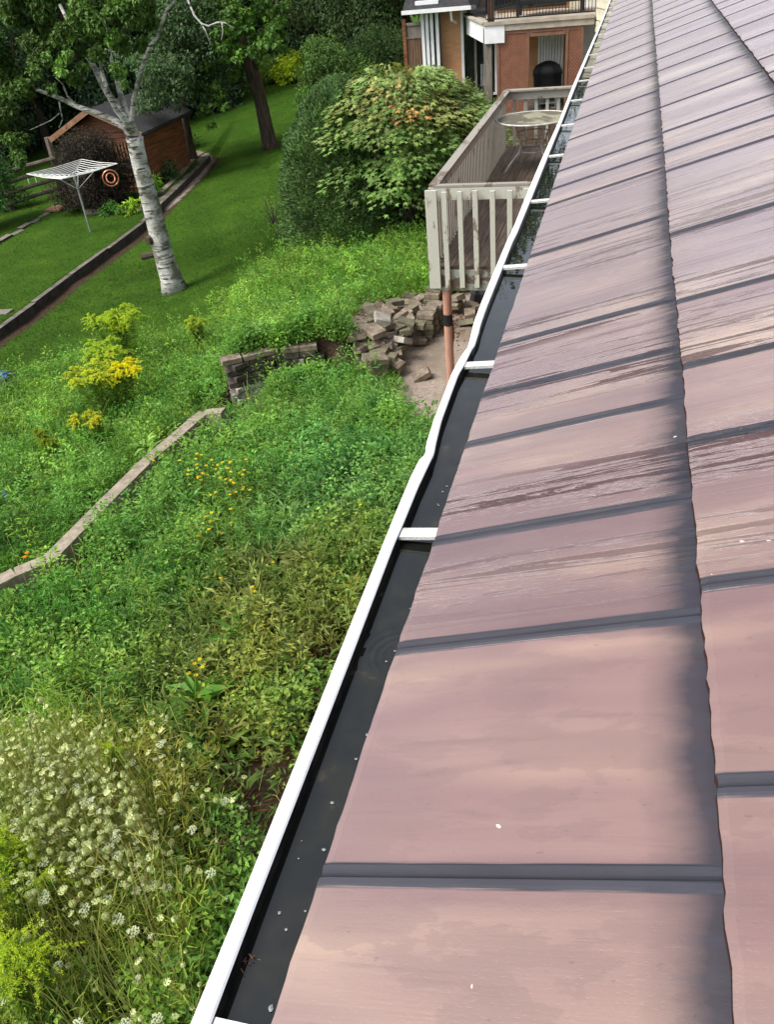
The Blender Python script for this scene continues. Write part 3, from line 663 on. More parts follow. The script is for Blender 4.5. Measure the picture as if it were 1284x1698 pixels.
# ---- block retaining wall: stacked dark blocks, each course set out
bwz = gz_base(BW[0, 0], BW[0, 1])+.05
wall = empty('block_wall', (BW[0, 0], BW[0, 1], bwz), label='short curved retaining wall of dark stacked blocks half buried in weeds', cat='retaining wall')
BLKS = []
def bwpt(s):
    # curved line: short return at the left, then along
    L = [BW[0]+np.array([-.06, .10]), BW[0]+np.array([.10, 0]), BW[1], BW[2]+np.array([.2, .05])]
    acc = 0
    for a, c in zip(L[:-1], L[1:]):
        l = np.linalg.norm(c-a)
        if s <= acc+l or c is L[-1]: return a+(c-a)*(s-acc)/l, (c-a)/l
        acc += l
tot = 1.3
for crs in range(8):
    b = MB(); s_ = .12*(crs % 2)
    while s_ < tot-(0 if crs > 5 else .9*0):
        L = .235; p, d = bwpt(s_+L/2)
        if crs == 7: L = random.uniform(.24, .3)
        n_ = np.array([-d[1], d[0]]); h0 = crs*.085; off = random.uniform(-.012, .012)+.008*crs
        hw = .09 if crs < 7 else .10
        c = p+n_*(off+hw)
        vs = [(c[0]+d[0]*L/2*i+n_[0]*hw*j-wall.location.x, c[1]+d[1]*L/2*i+n_[1]*hw*j-wall.location.y, h0+z) for z in (0.003, .079) for i, j in ((-.97, -1), (.97, -1), (.97, 1), (-.97, 1))]
        b.add(vs, [(0,3,2,1),(4,5,6,7),(0,1,5,4),(1,2,6,5),(2,3,7,6),(3,0,4,7)]); s_ += L
    b.build('block_course', WALLP if crs in (0, 1, 2) else (WALLB if crs < 7 else PAVER), wall, bevel=.006, **({'label': 'chalky pale lower block course'} if crs < 3 else {'label': 'brown cap block course'} if crs == 7 else {}))
for i, (px, py) in enumerate([(492,600),(514,597)]):
    p = G(px, py); b = MB(); b.box(-.14, .14, -.09, .09, 0, .09)
    o = b.build('paver', PAVER3, None, bevel=.008, label=['tan coping block lying loose on the right end of the block wall', 'last tan coping block sunk in weeds beyond the wall end'][i], cat='paver'); o.location = Vector(p); o.rotation_euler = (.05, .04, random.uniform(-.2, .3))

# ---- loose paver heap, placed one by one
PV = [(260,390,0),(300,350,0),(420,430,1),(350,450,0),(430,500,0),(270,520,0),(330,560,1),(540,560,1),(560,470,1),(620,500,1),(650,560,0),(260,660,0),(210,700,0),(350,720,1),(450,720,1),(540,740,0),(280,860,0),(350,930,0),(430,850,1),(470,930,0),(590,350,0),(700,420,0),(540,800,0),(660,620,0),(220,350,0),(350,380,0),(510,340,1),(460,400,1),(550,400,0),(640,280,0),(730,315,0),(680,360,0),(650,410,1),(310,425,0),(390,490,2),(480,470,0),(600,450,1),(200,540,0),(240,575,1),(330,600,2),(430,560,1),(490,540,1),(500,605,0),(600,520,2),(590,595,1),(700,540,2),(170,660,1),(230,750,1),(330,845,3),(310,925,1),(300,905,0),(400,760,1),(375,785,2),(490,790,1),(515,885,1),(575,680,2),(480,700,0),(620,450,0),(540,640,0),(440,640,0),(390,950,0),(280,800,0),(800,500,0),(770,470,1),(760,985,0),(700,670,0),(1120,390,0),(1180,440,0),(1040,360,1),(1060,300,2),(1090,340,0),(1190,360,0),(1230,400,0),(1160,520,0)]
ref = MB().box(-.125, .125, -.085, .085, 0, .085)
pmesh = []
for i, m_ in enumerate([PAVER, PAVER2, PAVER3, PAVER]):
    r_ = MB(); sx = 1+.06*math.sin(i*3)
    r_.box(-.125*sx, .125*sx, -.085, .085, 0, .08)
    if i == 3:
        for k in range(6): r_.box(-.115+k*.04, -.097+k*.04, -.082, .082, .079, .087)
    pmesh.append(r_.mesh('paver', m_))
def put_paver(p, rot, m_, **k):
    o = link('paver', m_, None, cat='paver', **k); o.location = p; o.rotation_euler = rot
    md = o.modifiers.new('bevel', 'BEVEL'); md.width = .007; md.segments = 2
    return o
for i, (x, y, l) in enumerate(PV):
    px, py = 560+x/5.35, 440+y/5.35; h = .03+l*.10+.16*math.exp(-((x-470)/190)**2-((y-600)/200)**2)
    p = G(px, py, h)+np.array([0, 0, -.02]); m_ = pmesh[2] if i in (34, 56) else pmesh[random.choice([0, 0, 1, 1, 0])]
    lab = 'loose brown concrete paver tumbled in the heap under the deck corner'; g_ = 'pavers tumbled in the loose heap'; extra = {}
    if i == 34: lab = 'pale chalky paver lying on the far side of the heap'; g_ = None
    elif i == 55: lab = 'light grey paver leaning just behind the front stack'; g_ = None; m_ = pmesh[2]
    elif i == 39: lab = 'large brown paver tilted on the left centre of the heap'; g_ = None
    elif i == 48: lab = 'paver lying on top at the front left of the heap'; g_ = None
    elif i == 54: lab = 'ribbed paver propped against the front stack of the heap'; g_ = None; m_ = pmesh[3]
    elif i == 64: lab = 'single flat paver lying on the slab right of the front stack'; g_ = None
    elif x > 1000: lab = 'paver lying in the shade below the deck rim beside the pipe'; g_ = 'pavers below the deck rim'
    put_paver(p, (random.gauss(0, .22), random.gauss(0, .22), random.uniform(-1.5, 1.5)), m_, label=lab, group=g_).scale = (1.0, 1.0, 1.05) if i not in (39, 48, 34) else (1.3, 1.35, 1.1)
for nm, base_, n in (('stacked in the crooked front pile of four', (622, 640), 4), ('stacked in the tall pile beside the deck post', (708, 560), 5), ('stacked just below the deck corner', (713, 512), 4)):
    p = G(*base_); q = G(base_[0]+6, base_[1]-40); rows = 1 if n != 4 else 2
    for k in range(n):
        for r_ in range(3 if n == 5 else 2):
            put_paver((p[0]+.02*random.uniform(-1, 1)+.10*r_*.3+.03*k*(n == 4), p[1]+.20*r_+random.uniform(-.02, .02)+.06*k*(n != 5), p[2]-.02+.083*k), (0, 0, random.gauss(0, .12)), pmesh[k % 2],
                      label='concrete paver '+nm, group='pavers '+nm)
b = MB()
for k in range(700):
    px = random.choice([random.gauss(745, 22), random.gauss(625, 16)]); py = random.gauss(530 if px > 690 else 566, 18 if px > 690 else 12)
    p = np.array(G0(px, py)); p = np.array([p[0], p[1], 0]); s_ = random.uniform(.008, .03)
    BLKS.append((p, s_))
pz = TZ(np.array([q[0][0] for q in BLKS]), np.array([q[0][1] for q in BLKS]))
for (p, s_), z in zip(BLKS, pz):
    vs = [(p[0]+s_*random.uniform(.5, 1)*i, p[1]+s_*random.uniform(.5, 1)*j, z+s_*k) for k in (-.3, random.uniform(.4, .9)) for i, j in ((-1, -1), (1, -1), (1, 1), (-1, 1))]
    b.add(vs, [(0,3,2,1),(4,5,6,7),(0,1,5,4),(1,2,6,5),(2,3,7,6),(3,0,4,7)])
b.build('rubble', simple('brown_rubble', (.22, .14, .09), (.09, .055, .035), 25, .9, .3), None, kind='stuff', label='small brown stone and brick rubble around the pavers', cat='rubble')
b = MB(); rs = []
for k in range(420):
    t_ = random.random(); a_ = kp[3]*(1-t_)+kp[5]*t_
    rs.append((a_[0]+abs(random.gauss(0, .13))+.10, a_[1]-abs(random.gauss(0, .08)), random.uniform(.008, .02)))
rz = TZ(np.array([r[0] for r in rs]), np.array([r[1] for r in rs]))
for (x, y, s_), z in zip(rs, rz):
    b.add([(x-s_, y, z), (x, y-s_, z), (x+s_, y, z), (x, y+s_, z), (x, y, z+s_)], [(0,1,4),(1,2,4),(2,3,4),(3,0,4)])
b.build('gravel', simple('pinkish_gravel', (.46, .36, .29), (.22, .17, .13), 30, .9, .3), None, kind='stuff', label='pinkish gravel spilling along the low kerb', cat='gravel')
p = G(-2, 1052); b = MB(); b.lathe([(.0, .16), (.12, .15), (.2, .07), (.24, -.1)], n=9)
for i, v in enumerate(b.v): b.v[i] = (v[0]*random.uniform(.85, 1.15), v[1]*random.uniform(.9, 1.2), v[2]*random.uniform(.9, 1.1))
o = b.build('rock', simple('dark_rock', (.06, .05, .045), (.02, .018, .016), 9), None, label='dark rock at the bottom end of the low kerb', cat='rock'); o.location = Vector(p)

# ============================================================ DECK
DX0, DX1, DY0, DY1, DZ, RZ = -2.07, .12, 9.2, 15.5, -3.14, -2.26
deck = empty('deck', (DX0, DY0, DZ), label='raised wooden deck with peeling pale railings behind the gutter', cat='deck')
def drel(o): o.location = -deck.location; return o
b = MB(); x = DX0+.04
while x < DX1-.05:
    b.box(x, x+.134, DY0+.02, DY1-.02, DZ-.03+random.uniform(-.002, .002), DZ); x += .14
drel(b.build('deck_boards', DECKB, deck))
b = MB(); b.box(DX0+.04, DX1, DY0-.02, DY0+.018, DZ-.27, DZ-.034); b.box(DX0+.0, DX0+.038, DY0-.02, DY1, DZ-.27, DZ-.034); b.box(DX0+.04, DX1, DY1-.018, DY1+.02, DZ-.27, DZ-.034)
for k in range(12): b.box(DX0+.04, DX1, DY0+.5*(k+1), DY0+.5*(k+1)+.038, DZ-.2, DZ-.032)
drel(b.build('rim_joist', RIM, deck))
# rails: a board on edge with a thin worn cap
def rail(nm, x0, x1, y0, y1, cap):
    b = MB(); b.box(x0, x1, y0, y1, RZ-.14, RZ-.012); drel(b.build('rail_board', RAIL_W, deck))
    b = MB(); b.box(x0-cap[0], x1+cap[1], y0-cap[2], y1+cap[3], RZ-.010, RZ+.02); drel(b.build('top_rail', RAIL_D, deck, bevel=.004))
rail('front', DX0+.04, DX1, DY0+.02, DY0+.058, (.0, 0, .0, .03))
rail('side', DX0, DX0+.038, DY0+.06, DY1-.04, (.02, .05, .0, .0))
rail('back', DX0+.04, DX1, DY1-.038, DY1, (.04, 0, .08, .03))
def picket(x0, x1, y0, y1, zb, zt):
    b = MB(); b.box(x0, x1, y0, y1, zb, zt); drel(b.build('picket', RAIL_W, deck, bevel=.003))
picket(DX0-.045, DX0+.085, DY0-.022-.038, DY0-.022, DZ-.235, RZ-.015)
xs_ = [aY(px, 395, DY0-.04)[0] for px in (740, 765, 790, 818, 846, 873, 900, 927)]
for x in xs_: picket(x-.028, x+.028, DY0-.022-.036, DY0-.022, DZ-.225+random.uniform(-.01, .01), RZ-.03+random.uniform(-.01, .01))
y = DY0+.10
while y < DY1-.05:
    picket(DX0-.040, DX0-.002, y, y+.086, DZ-.22, RZ-.03); y += .128
x = DX0+.12
while x < DX1-.1:
    picket(x, x+.055, DY1-.0, DY1+.036, DZ-.1, RZ-.03); x += .185
for (x, y) in ((DX0+.24, DY0+.30), (DX0+.13, DY1-.3), (-.4, DY0+.3)):
    pass
zb = gz(DX0+.12, DY0+.05)-.1
pipe = empty('support_post', (DX0+.13, DY0+.04, zb), label='salmon pink round post with black tape band under the deck corner', cat='post')
b = MB(); b.tube([(0, 0, 0), (0, 0, DZ-.27-zb)], .052, 18); b.build('post_tube', TERRA, pipe, smooth=False)
bt = aY(742, 532, DY0)[2]-zb
b = MB(); b.tube([(0, 0, bt-.07), (0, 0, bt+.07)], .0555, 18); b.tube([(.03, .03, bt-.07), (.045, .03, bt-.25), (.04, .03, bt-.33)], [.03, .02, .01], 6); b.build('tape_band', BLACK, pipe)
for (x, y) in ((DX0+.15, DY1-.2), (-.2, DY1-.2), (-.2, DY0+.2)):
    z_ = gz(x, y)-.1; b = MB(); b.box(x-.05, x+.05, y-.05, y+.05, z_, DZ-.2); drel(b.build('deck_post', GREYW, deck))
# bin bag / junk under the deck seen beside the rim
p = G(800, 497); b = MB()
b.lathe([(.02, .30), (.12, .27), (.2, .15), (.22, .02)], n=12)
for i, v in enumerate(b.v): b.v[i] = (v[0]*random.uniform(.8, 1.2), v[1]*random.uniform(.8, 1.2), v[2]*random.uniform(.85, 1.15))
o = b.build('rubbish_bag', BLACK, None, label='crumpled black plastic bag in the shade under the deck rim', cat='bag'); o.location = Vector(p)

# patio table
tc = (-1.42, 13.85, DZ)
tb = empty('patio_table', tc, label='round glass topped patio table with white bent tube legs on the deck', cat='table')
H_ = DZ-.0; th = -2.42-DZ
b = MB(); b.lathe([(.0, th-.003), (.56, th-.003), (.56, th+.005), (0, th+.005)], n=48); ob = b.build('table_top', TGLASS, tb)
b = MB(); pr = [(.555, th-.012), (.585, th-.012), (.59, th), (.585, th+.012), (.557, th+.012)]; b.lathe(pr+[pr[0]], n=48); b.build('rim', TUBE, tb, smooth=True)
for k in range(4):
    a = math.radians(38+90*k); ca, sa = math.cos(a), math.sin(a)
    pts = [(r*ca, r*sa, z) for r, z in ((.34, th-.01), (.30, th-.12), (.235, th-.30), (.22, .36), (.26, .27), (.42, .12), (.48, .05), (.50, .0))]
    b = MB(); b.tube(pts, .014, 8); b.build('leg', TUBE, tb, smooth=True)
for z, r in ((th-.2, .255), (.38, .21), (.27, .23)):
    b = MB(); b.tube([(r*math.cos(t*.2618), r*math.sin(t*.2618), z) for t in range(25)], .009, 6, cap=False); b.build('ring', TUBE, tb, smooth=True)
b = MB(); b.tube([(0, .0, th-.03), (0, 0, th-.012)], .03, 12); b.build('hub', TUBE, tb)

# ============================================================ NEIGHBOUR'S HOUSE
FY, WY, NG = 25.0, 28.0, -4.22
nh = empty('neighbour_house', (-3, WY, NG), label='tan brick neighbouring house with upper deck, patio door and white bay window', cat='house')
def nrel(o): o.location = -nh.location; return o
def X(px, py, Y): return float(aY(px, py, Y)[0])
def Zp(px, py, Y): return float(aY(px, py, Y)[2])
xl = X(722, 90, WY); xd0, xd1 = X(769, 90, WY), X(822, 90, WY); zd1 = Zp(790, 20, WY)
b = MB(); b.box(xl, xd0-.06, WY, WY+.3, NG-.3, -.9); b.box(xd0-.06, xd1+.06, WY, WY+.3, zd1+.08, -.9); b.box(xd1+.06, -1.9, WY, WY+.3, NG-.3, -.9); b.box(xl, xl+.25, WY+.3, WY+8, NG-.3, -.9)
b.box(xl, 4, WY+7.9, WY+8.2, NG-.3, 1.6); b.box(3.7, 4, WY-1, WY+7.9, NG-.3, 1.6)
nrel(b.build('wall', BRICK, nh))
b = MB(); b.box(xl-.04, xd0-.06, WY-.06, WY-.003, NG-.3, NG+.12); nrel(b.build('foundation', PATIO, nh))
b = MB(); b.box(-1.9, 3.7, WY, WY+.2, NG-.3, 1.8)
for k in range(30): b.box(-1.9, 3.7, WY-.02, WY, NG+k*.2, NG+.185+k*.2)
nrel(b.build('siding', CREAM, nh))
b = MB(); b.box(xl+.2, 3.7, WY-.1+.1+.25, WY+7.9, -.9, 1.7); nrel(b.build('upper_wall', CREAM, nh))
b = MB(); b.box(xd0+.7, -2.0, WY-.06, WY-.002, -1.95, -.85); nrel(b.build('upper_window', DGLASS, nh))
# sliding door
dr = nrel(MB().box(xd0-.06, xd0+.02, WY-.02, WY+.12, NG+.05, zd1+.08).box(xd1-.02, xd1+.06, WY-.02, WY+.12, NG+.05, zd1+.08).box(xd0+.02, xd1-.02, WY-.02, WY+.12, zd1, zd1+.08).box(xd0+.02, xd1-.02, WY-.03, WY+.12, NG+.05, NG+.11).build('patio_door', WHITE, nh))
b = MB(); b.box(xd0+.02, xd1-.02, WY+.06, WY+.07, NG+.11, zd1); b.build('pane', DGLASS, dr)
xm = (xd0*.62+xd1*.38); b = MB(); b.box(xm-.04, xm+.03, WY+.01, WY+.055, NG+.11, zd1); b.build('mullion', GREYW, dr)
# curtains / room glimpse
b = MB()
for k in range(7): b.tube([(xm+.15+k*.035, WY+.045, NG+.3), (xm+.15+k*.035, WY+.045, NG+.9)], .006, 5)
b.build('door_grille', WHITE, dr)
# bay window
bw = nrel(MB().box(xl-.02, xl+.02, WY-.02, WY+.02, NG+.9, -1.3).build('window', WHITE, nh))
x0b, x1b = X(702, 70, WY-.35), X(726, 70, WY-.35); zb0, zb1 = Zp(715, 122, WY-.35), Zp(712, 22, WY-.35)
b = MB(); b.box(x0b, x1b, WY-.25, WY-.24, zb0, zb1); b.build('pane', DGLASS, bw)
for f_ in (0, .30, .62, 1.0):
    xx = x0b+(x1b-x0b)*f_; b = MB(); b.box(xx-.045, xx+.045, WY-.32, WY-.255, zb0, zb1); b.build('frame', WHITE, bw)
b = MB(); b.box(x1b+.045, xl+.1, WY-.31, WY-.001, zb0, zb1); b.build('side_panel', GREYW, bw)
b = MB(); b.box(x0b-.12, x1b+.12, WY-.42, WY-.003, zb0-.16, zb0); b.box(x0b-.05, x1b+.05, WY-.36, WY-.003, zb0-.42, zb0-.162); b.build('sill', WHITE, bw, bevel=.01)
b = MB(); b.box(x0b-.15, x1b+.1, WY-.5, WY-.003, zb1+.003, zb1+.32); b.build('window_head', WHITE, bw)
# lower roof edge with gutter above the brick
zs = Zp(750, 14, WY-.6)
b = MB(); b.add([(x0b-.5, WY-.75, zs), (xd0+.55, WY-.75, zs), (xd0+.55, WY+.3, zs+.55), (x0b-.5, WY+.3, zs+.55), (x0b-.5, WY-.75, zs-.05), (xd0+.55, WY-.75, zs-.05), (xd0+.55, WY+.3, zs-.05), (x0b-.5, WY+.3, zs-.05)], [(0,1,2,3),(7,6,5,4),(0,4,5,1),(1,5,6,2),(2,6,7,3),(3,7,4,0)]); nrel(b.build('porch_roof', SHING, nh))
b = MB(); b.box(x0b-.5, xd0+.55, WY-.83, WY-.755, zs-.06, zs+.04); b.tube([(X(755, 20, WY), WY-.7, zs-.05), (X(755, 20, WY), WY-.6, zs-.3), (X(757, 20, WY), WY-.1, zs-.42)], .035, 8); nrel(b.build('roof_gutter', WHITE, nh))
# upper deck
uz = Zp(822, 45, FY); xc = X(806, 50, FY); xk = X(775, 35, WY); XR = -1.05
def prism(b, pts, z0, z1):
    n = len(pts); b.add([(x, y, z0) for x, y in pts]+[(x, y, z1) for x, y in pts], [tuple(range(n))[::-1], tuple(range(n, 2*n))]+[(i, (i+1) % n, n+(i+1) % n, n+i) for i in range(n)]); return b
pg = [(xk, WY-.02), (xc, FY), (XR, FY), (XR, WY-.02)]
ud = nrel(prism(MB(), pg, uz+.03, uz+.08).build('upper_deck', BEIGE, nh))
b = MB(); b.box(xc+.5, XR, FY-.04, FY-.002, uz-.11, uz+.09); b.build('deck_fascia', BEIGE, ud)
b = MB(); b.bar((xk, WY-.05, uz-.17), (xc-.01, FY-.02, uz-.17), .04, .42); b.box(xc-.02, xc+.5, FY-.045, FY-.003, uz-.38, uz+.06); b.build('white_beam', WHITE, ud)
b = MB(); b.bar((xk-.02, WY-.06, uz+.10), (xc-.03, FY-.03, uz+.10), .12, .05); b.box(xc-.05, XR, FY-.08, FY-.045, uz+.04, uz+.12); b.build('nosing', BEIGE, ud)
rl = MB(); rl.bar((xk, WY-.1, uz+1.0), (xc, FY+.03, uz+1.0), .05, .04); rl.box(xc, XR, FY+.02, FY+.06, uz+.98, uz+1.02); rl.box(xc, XR, FY+.02, FY+.06, uz+.16, uz+.19)
n = 34
for k in range(n+1): x = xc+(XR-xc)*k/n; rl.box(x-.008, x+.008, FY+.03, FY+.046, uz+.19, uz+.98)
for k in range(26): t_ = k/25; x = xk+(xc-xk)*t_; y = WY-.1+(FY+.03-WY+.1)*t_; rl.box(x-.008, x+.008, y-.008, y+.008, uz+.19, uz+.98)
rl.build('railing', BLACK, ud)
b = MB(); b.box(X(813, 15, FY)-.08, X(813, 15, FY)+.08, FY+.06, FY+.2, uz+.08, uz+3); b.build('upper_post', FENCEW, ud)
# dark outdoor furniture up there
t_ = empty('lounge_set', (-2.3, 26.4, uz+.08), label='dark outdoor lounge chairs behind the black upper deck railing', cat='lounge chair')
b = MB(); b.box(-.9, .9, -.35, .35, .28, .42); b.bar((-.9, .38, .35), (-.9, .6, 1.0), .1, .1); b.add([(-.9, .33, .4), (.9, .33, .4), (.9, .55, 1.0), (-.9, .55, 1.0), (-.9, .42, .4), (.9, .42, .4), (.9, .63, 1.0), (-.9, .63, 1.0)], [(0,1,2,3),(7,6,5,4),(0,4,5,1),(1,5,6,2),(2,6,7,3),(3,7,4,0)]); b.build('cushion', BLACK, t_, bevel=.03)
b = MB()
for x in (-.85, .85):
    b.box(x-.04, x+.04, -.38, -.3, 0, .6); b.box(x-.04, x+.04, .32, .4, 0, .6); b.box(x-.05, x+.05, -.4, .4, .6, .65)
b.build('frame', BLACK, t_)
# post
b = MB(); px_ = X(809, 120, FY); b.box(px_-.11, px_+.11, FY+.02, FY+.24, NG-.1, uz-.02); b.build('deck_post', GREYW, ud)
# lattice screens (real crossed laths in frames)
def lattice(px0, px1, z0, z1, Y, panel):
    xa, xb = X(px0, 90, Y), X(px1, 90, Y); fr = empty('lattice_screen', (0, 0, 0)); fr.parent = nh; fr.location = -nh.location
    f = MB(); fw = .07
    f.box(xa, xa+fw, Y-.03, Y+.03, z0, z1); f.box(xb-fw, xb, Y-.03, Y+.03, z0, z1); f.box(xa+fw, xb-fw, Y-.03, Y+.03, z1-fw, z1); f.box(xa+fw, xb-fw, Y-.03, Y+.03, z0, z0+fw)
    f.build('frame', LATTF, fr)
    l = MB(); A, B_, C_, D_ = xa+fw*.6, xb-fw*.6, z0+fw*.6, z1-fw*.6
    for sgn, yy in ((1, Y-.008), (-1, Y+.003)):
        s0 = -((D_-C_)+0); k = s0
        while k < (B_-A):
            # line x = A+k+t , z = C+t (or mirrored)
            t0 = max(0, -k); t1 = min(D_-C_, B_-A-k)
            if t1 > t0+.02:
                p0 = (A+k+t0, C_+t0); p1 = (A+k+t1, C_+t1)
                if sgn < 0: p0 = (A+B_-p0[0], p0[1]); p1 = (A+B_-p1[0], p1[1])
                l.bar((p0[0], yy, p0[1]), (p1[0], yy, p1[1]), .008, .036, up=(0, 1, 0)) if 0 else l.bar((p0[0], yy, p0[1]), (p1[0], yy, p1[1]), .045, .009, up=(0, 1, 0))
            k += .088
    l.build('lattice_slats', LATT, fr)
lattice(824, 878, NG, uz-.12, FY+.02, 0)
lattice(938, 967, NG, uz-.12, FY+.02, 0)
lattice(878.5, 937.5, Zp(900, 60, FY), uz-.12, FY+.02, 0)
b = MB(); b.box(-3.9, -.2, WY-3.6, WY-.08, NG-.06, NG+.02); b.build('patio_slab', PATIO, None, kind='structure')
# white door + curtains seen through the opening
b = MB()
xx0, xx1 = X(893, 90, WY), X(935, 90, WY)
for k in range(9): b.tube([(xx0+(xx1-xx0)*(k+.5)/9, WY-.06, NG+.1), (xx0+(xx1-xx0)*(k+.5)/9, WY-.06, NG+2.2)], (xx1-xx0)/18, 8)
nrel(b.build('vertical_blind', WHITE, nh))
x0_ = X(967, 60, WY); b = MB(); b.box(x0_, x0_+1.2, WY-.09, WY-.03, NG, NG+2.3); nrel(b.build('white_door', WHITE, nh))
# cream bump-out at the upper right
p1 = np.array([-1.02, 25.1]); p2 = np.array([-.30, 22.6])
b = MB(); prism(b, [tuple(p1), tuple(p2), (3.5, 22.6), (3.5, 25.1)], uz-.30, 1.5)
for k in range(14):
    z = uz-.30+k*.27; d = (p2-p1)/np.linalg.norm(p2-p1); nn = np.array([d[1], -d[0]])
    a_ = p1+nn*-.0; 
    b.add([(p1[0]-.012, p1[1], z+.0), (p2[0]-.012, p2[1], z+.0), (p2[0]-.03, p2[1], z+.255), (p1[0]-.03, p1[1], z+.255)][::-1], [(0, 1, 2, 3)])
    b.add([(p1[0]-.03, p1[1], z+.02), (p2[0]-.03, p2[1], z+.02), (p2[0]-.012, p2[1], z+.262), (p1[0]-.012, p1[1], z+.262)], [(0, 1, 2, 3)])
    b.add([(p1[0]-.03, p1[1], z+.02), (p2[0]-.03, p2[1], z+.02), (p2[0]-.0, p2[1], z), (p1[0]-.0, p1[1], z)], [(0, 1, 2, 3)])
nrel(b.build('bump_out', CREAM, nh))
# barbecue under a black cover
bb = empty('barbecue', (X(909, 100, FY+.7), FY+.7, NG+.02), 0, .82, label='covered black kettle barbecue standing in the lattice opening', cat='barbecue')
b = MB(); b.lathe([(.40, .30), (.43, .6), (.44, .95), (.47, 1.0), (.46, 1.1), (.38, 1.25), (.22, 1.34), (.08, 1.38), (0.0, 1.385)], n=20)
for i, v in enumerate(b.v):
    q = 1+.05*math.sin(math.atan2(v[1], v[0])*7+v[2]*3); b.v[i] = (v[0]*q*1.05, v[1]*q*.7, v[2])
b.build('cover', BLACK, bb, smooth=True)
b = MB()
for x, y in ((-.3, -.2), (.3, -.2), (-.3, .2), (.3, .2)): b.tube([(x, y, 0), (x, y, .4)], .02, 8)
b.box(-.32, .32, -.22, .22, .12, .14); b.build('stand', METAL, bb)
# brown board fence beside the bay window
fe = empty('board_fence', (X(688, 100, WY+.2), WY+.2, NG), label='tall brown board privacy fence left of the white bay window', cat='fence')
xa, xb = X(673, 90, WY+.2)-fe.location.x, X(704, 90, WY+.2)-fe.location.x; zt = Zp(688, 38, WY+.2)-NG
b = MB(); n = 6
for k in range(n): b.box(xa+.06+(xb-xa-.06)*k/n, xa+.06+(xb-xa-.06)*(k+1)/n-.012, -.01, .012, -.1, zt-.42)
b.build('boards', FENCEW, fe)
b = MB(); b.box(xa-.05, xa+.058, -.05, .05, -.1, zt+.1); b.build('post', CEDAR, fe)
b = MB(); b.box(xa+.06, xb, -.03, .03, zt-.07, zt); b.box(xa+.06, xb, -.03, .03, zt-.42, zt-.37); b.box(xa+.06, xb, .0, .01, zt-.37, zt-.07); b.build('rail', GREYW, fe)
# flower pot with iron hoop next to the brick
p = (X(735, 158, WY-.7), WY-.7); z_ = NG+.0
pt = empty('flower_pot', (p[0], p[1], z_), label='terracotta pot with leafy plant against the tan brick wall', cat='plant pot')
b = MB(); b.lathe([(.0, .0), (.15, 0), (.2, .3), (.23, .3), (.23, .36), (.19, .36), (.18, .33), (0, .33)], n=20); b.build('pot', TERRA, pt, smooth=False)
b = MB(); b.tube([(.25, -.2, 0), (.25, -.2, .62), (.25, .2, .62), (.25, .2, 0)], .012, 6); b.build('iron_hoop', BLACK, pt)

# ============================================================ SHED, CLOTHES DRYER, RAIL FENCE
sl_, sr_ = G(139, 322), G(247, 316)
ax = (sr_-sl_)[:2]; Ws = np.linalg.norm(ax); ang = math.atan2(ax[1], ax[0])
sz = gz(*(.5*(sl_+sr_)[:2]))-.05
shed = empty('garden_shed', ((sl_[0]+sr_[0])/2, (sl_[1]+sr_[1])/2, sz), ang+.10, label='small orange brown cedar shed with dark shingled gable roof', cat='shed')
hw, DP, WH, RH = Ws/2, 3.2, 1.82, .74
b = MB(); b.box(-hw, hw, 0, DP, 0, WH); b.add([(-hw, 0, WH), (hw, 0, WH), (0, 0, WH+RH*.82), (-hw, DP, WH), (hw, DP, WH), (0, DP, WH+RH*.82)], [(0,1,2),(4,3,5)])
for k in range(18):
    z = .02+k*.165; h_ = hw if z < WH-.1 else hw*max(0, (WH+RH*.82-z-.16)/(RH*.82))
    if h_ > .1: b.add([(-h_, -.008, z+.155), (h_, -.008, z+.155), (h_, -.034, z), (-h_, -.034, z), (-h_, 0, z), (h_, 0, z)], [(3,2,1,0),(4,5,2,3)])
    if z < WH-.1: b.add([(hw+.008, 0, z+.155), (hw+.008, DP, z+.155), (hw+.034, DP, z), (hw+.034, 0, z), (hw, 0, z), (hw, DP, z)], [(3,2,1,0),(4,5,2,3)])
b.build('wall', CEDAR, shed)
ov = .32; sl2 = RH/(hw+ov)
rb_ = MB()
for s_ in (-1, 1):
    e = s_*(hw+ov); rb_.add([(0, -.35, WH+RH), (e, -.35, WH-.02), (e, DP+.3, WH-.02), (0, DP+.3, WH+RH), (0, -.35, WH+RH-.07), (e, -.35, WH-.09), (e, DP+.3, WH-.09), (0, DP+.3, WH+RH-.07)],
        [(0,1,2,3) if s_ < 0 else (3,2,1,0), (7,6,5,4) if s_ < 0 else (4,5,6,7), (0,4,5,1), (1,5,6,2), (2,6,7,3)])
rf = rb_.build('roof', SHING, shed)
b = MB()
for s_ in (-1, 1): b.bar((0, -.37, WH+RH-.04), (s_*(hw+ov), -.37, WH-.06), .035, .15, up=(0, 0, 1))
b.build('barge_board', CEDARL, rf)
for x_ in (-hw, hw-.09):
    b = MB(); b.box(x_, x_+.09, -.05, -.036, 0, WH); b.build('corner_trim', CEDARL, shed)
b = MB(); b.box(-.24, .24, -.055, -.036, 1.05, 1.5); wn = b.build('window', BLACK, shed)
b = MB(); b.box(-.36, .36, -.075, -.056, 1.5, 1.62); b.box(-.30, -.24, -.075, -.04, 1.05, 1.5); b.box(.24, .30, -.075, -.04, 1.05, 1.5); b.build('frame', CEDARL, wn)
b = MB()
for k in range(4): b.box(.42+k*.11, .47+k*.11, -.075, -.04, 1.0, 1.5)
b.build('shutter_slats', CEDARL, shed)
b = MB(); b.tube([(hw+ov-.02, -.36, WH-.08), (hw+ov-.02, DP+.3, WH-.08)], .05, 8); b.tube([(hw+ov-.02, -.2, WH-.1), (hw+.05, -.1, WH-.35)], .03, 6); b.build('roof_gutter', SHING, shed)
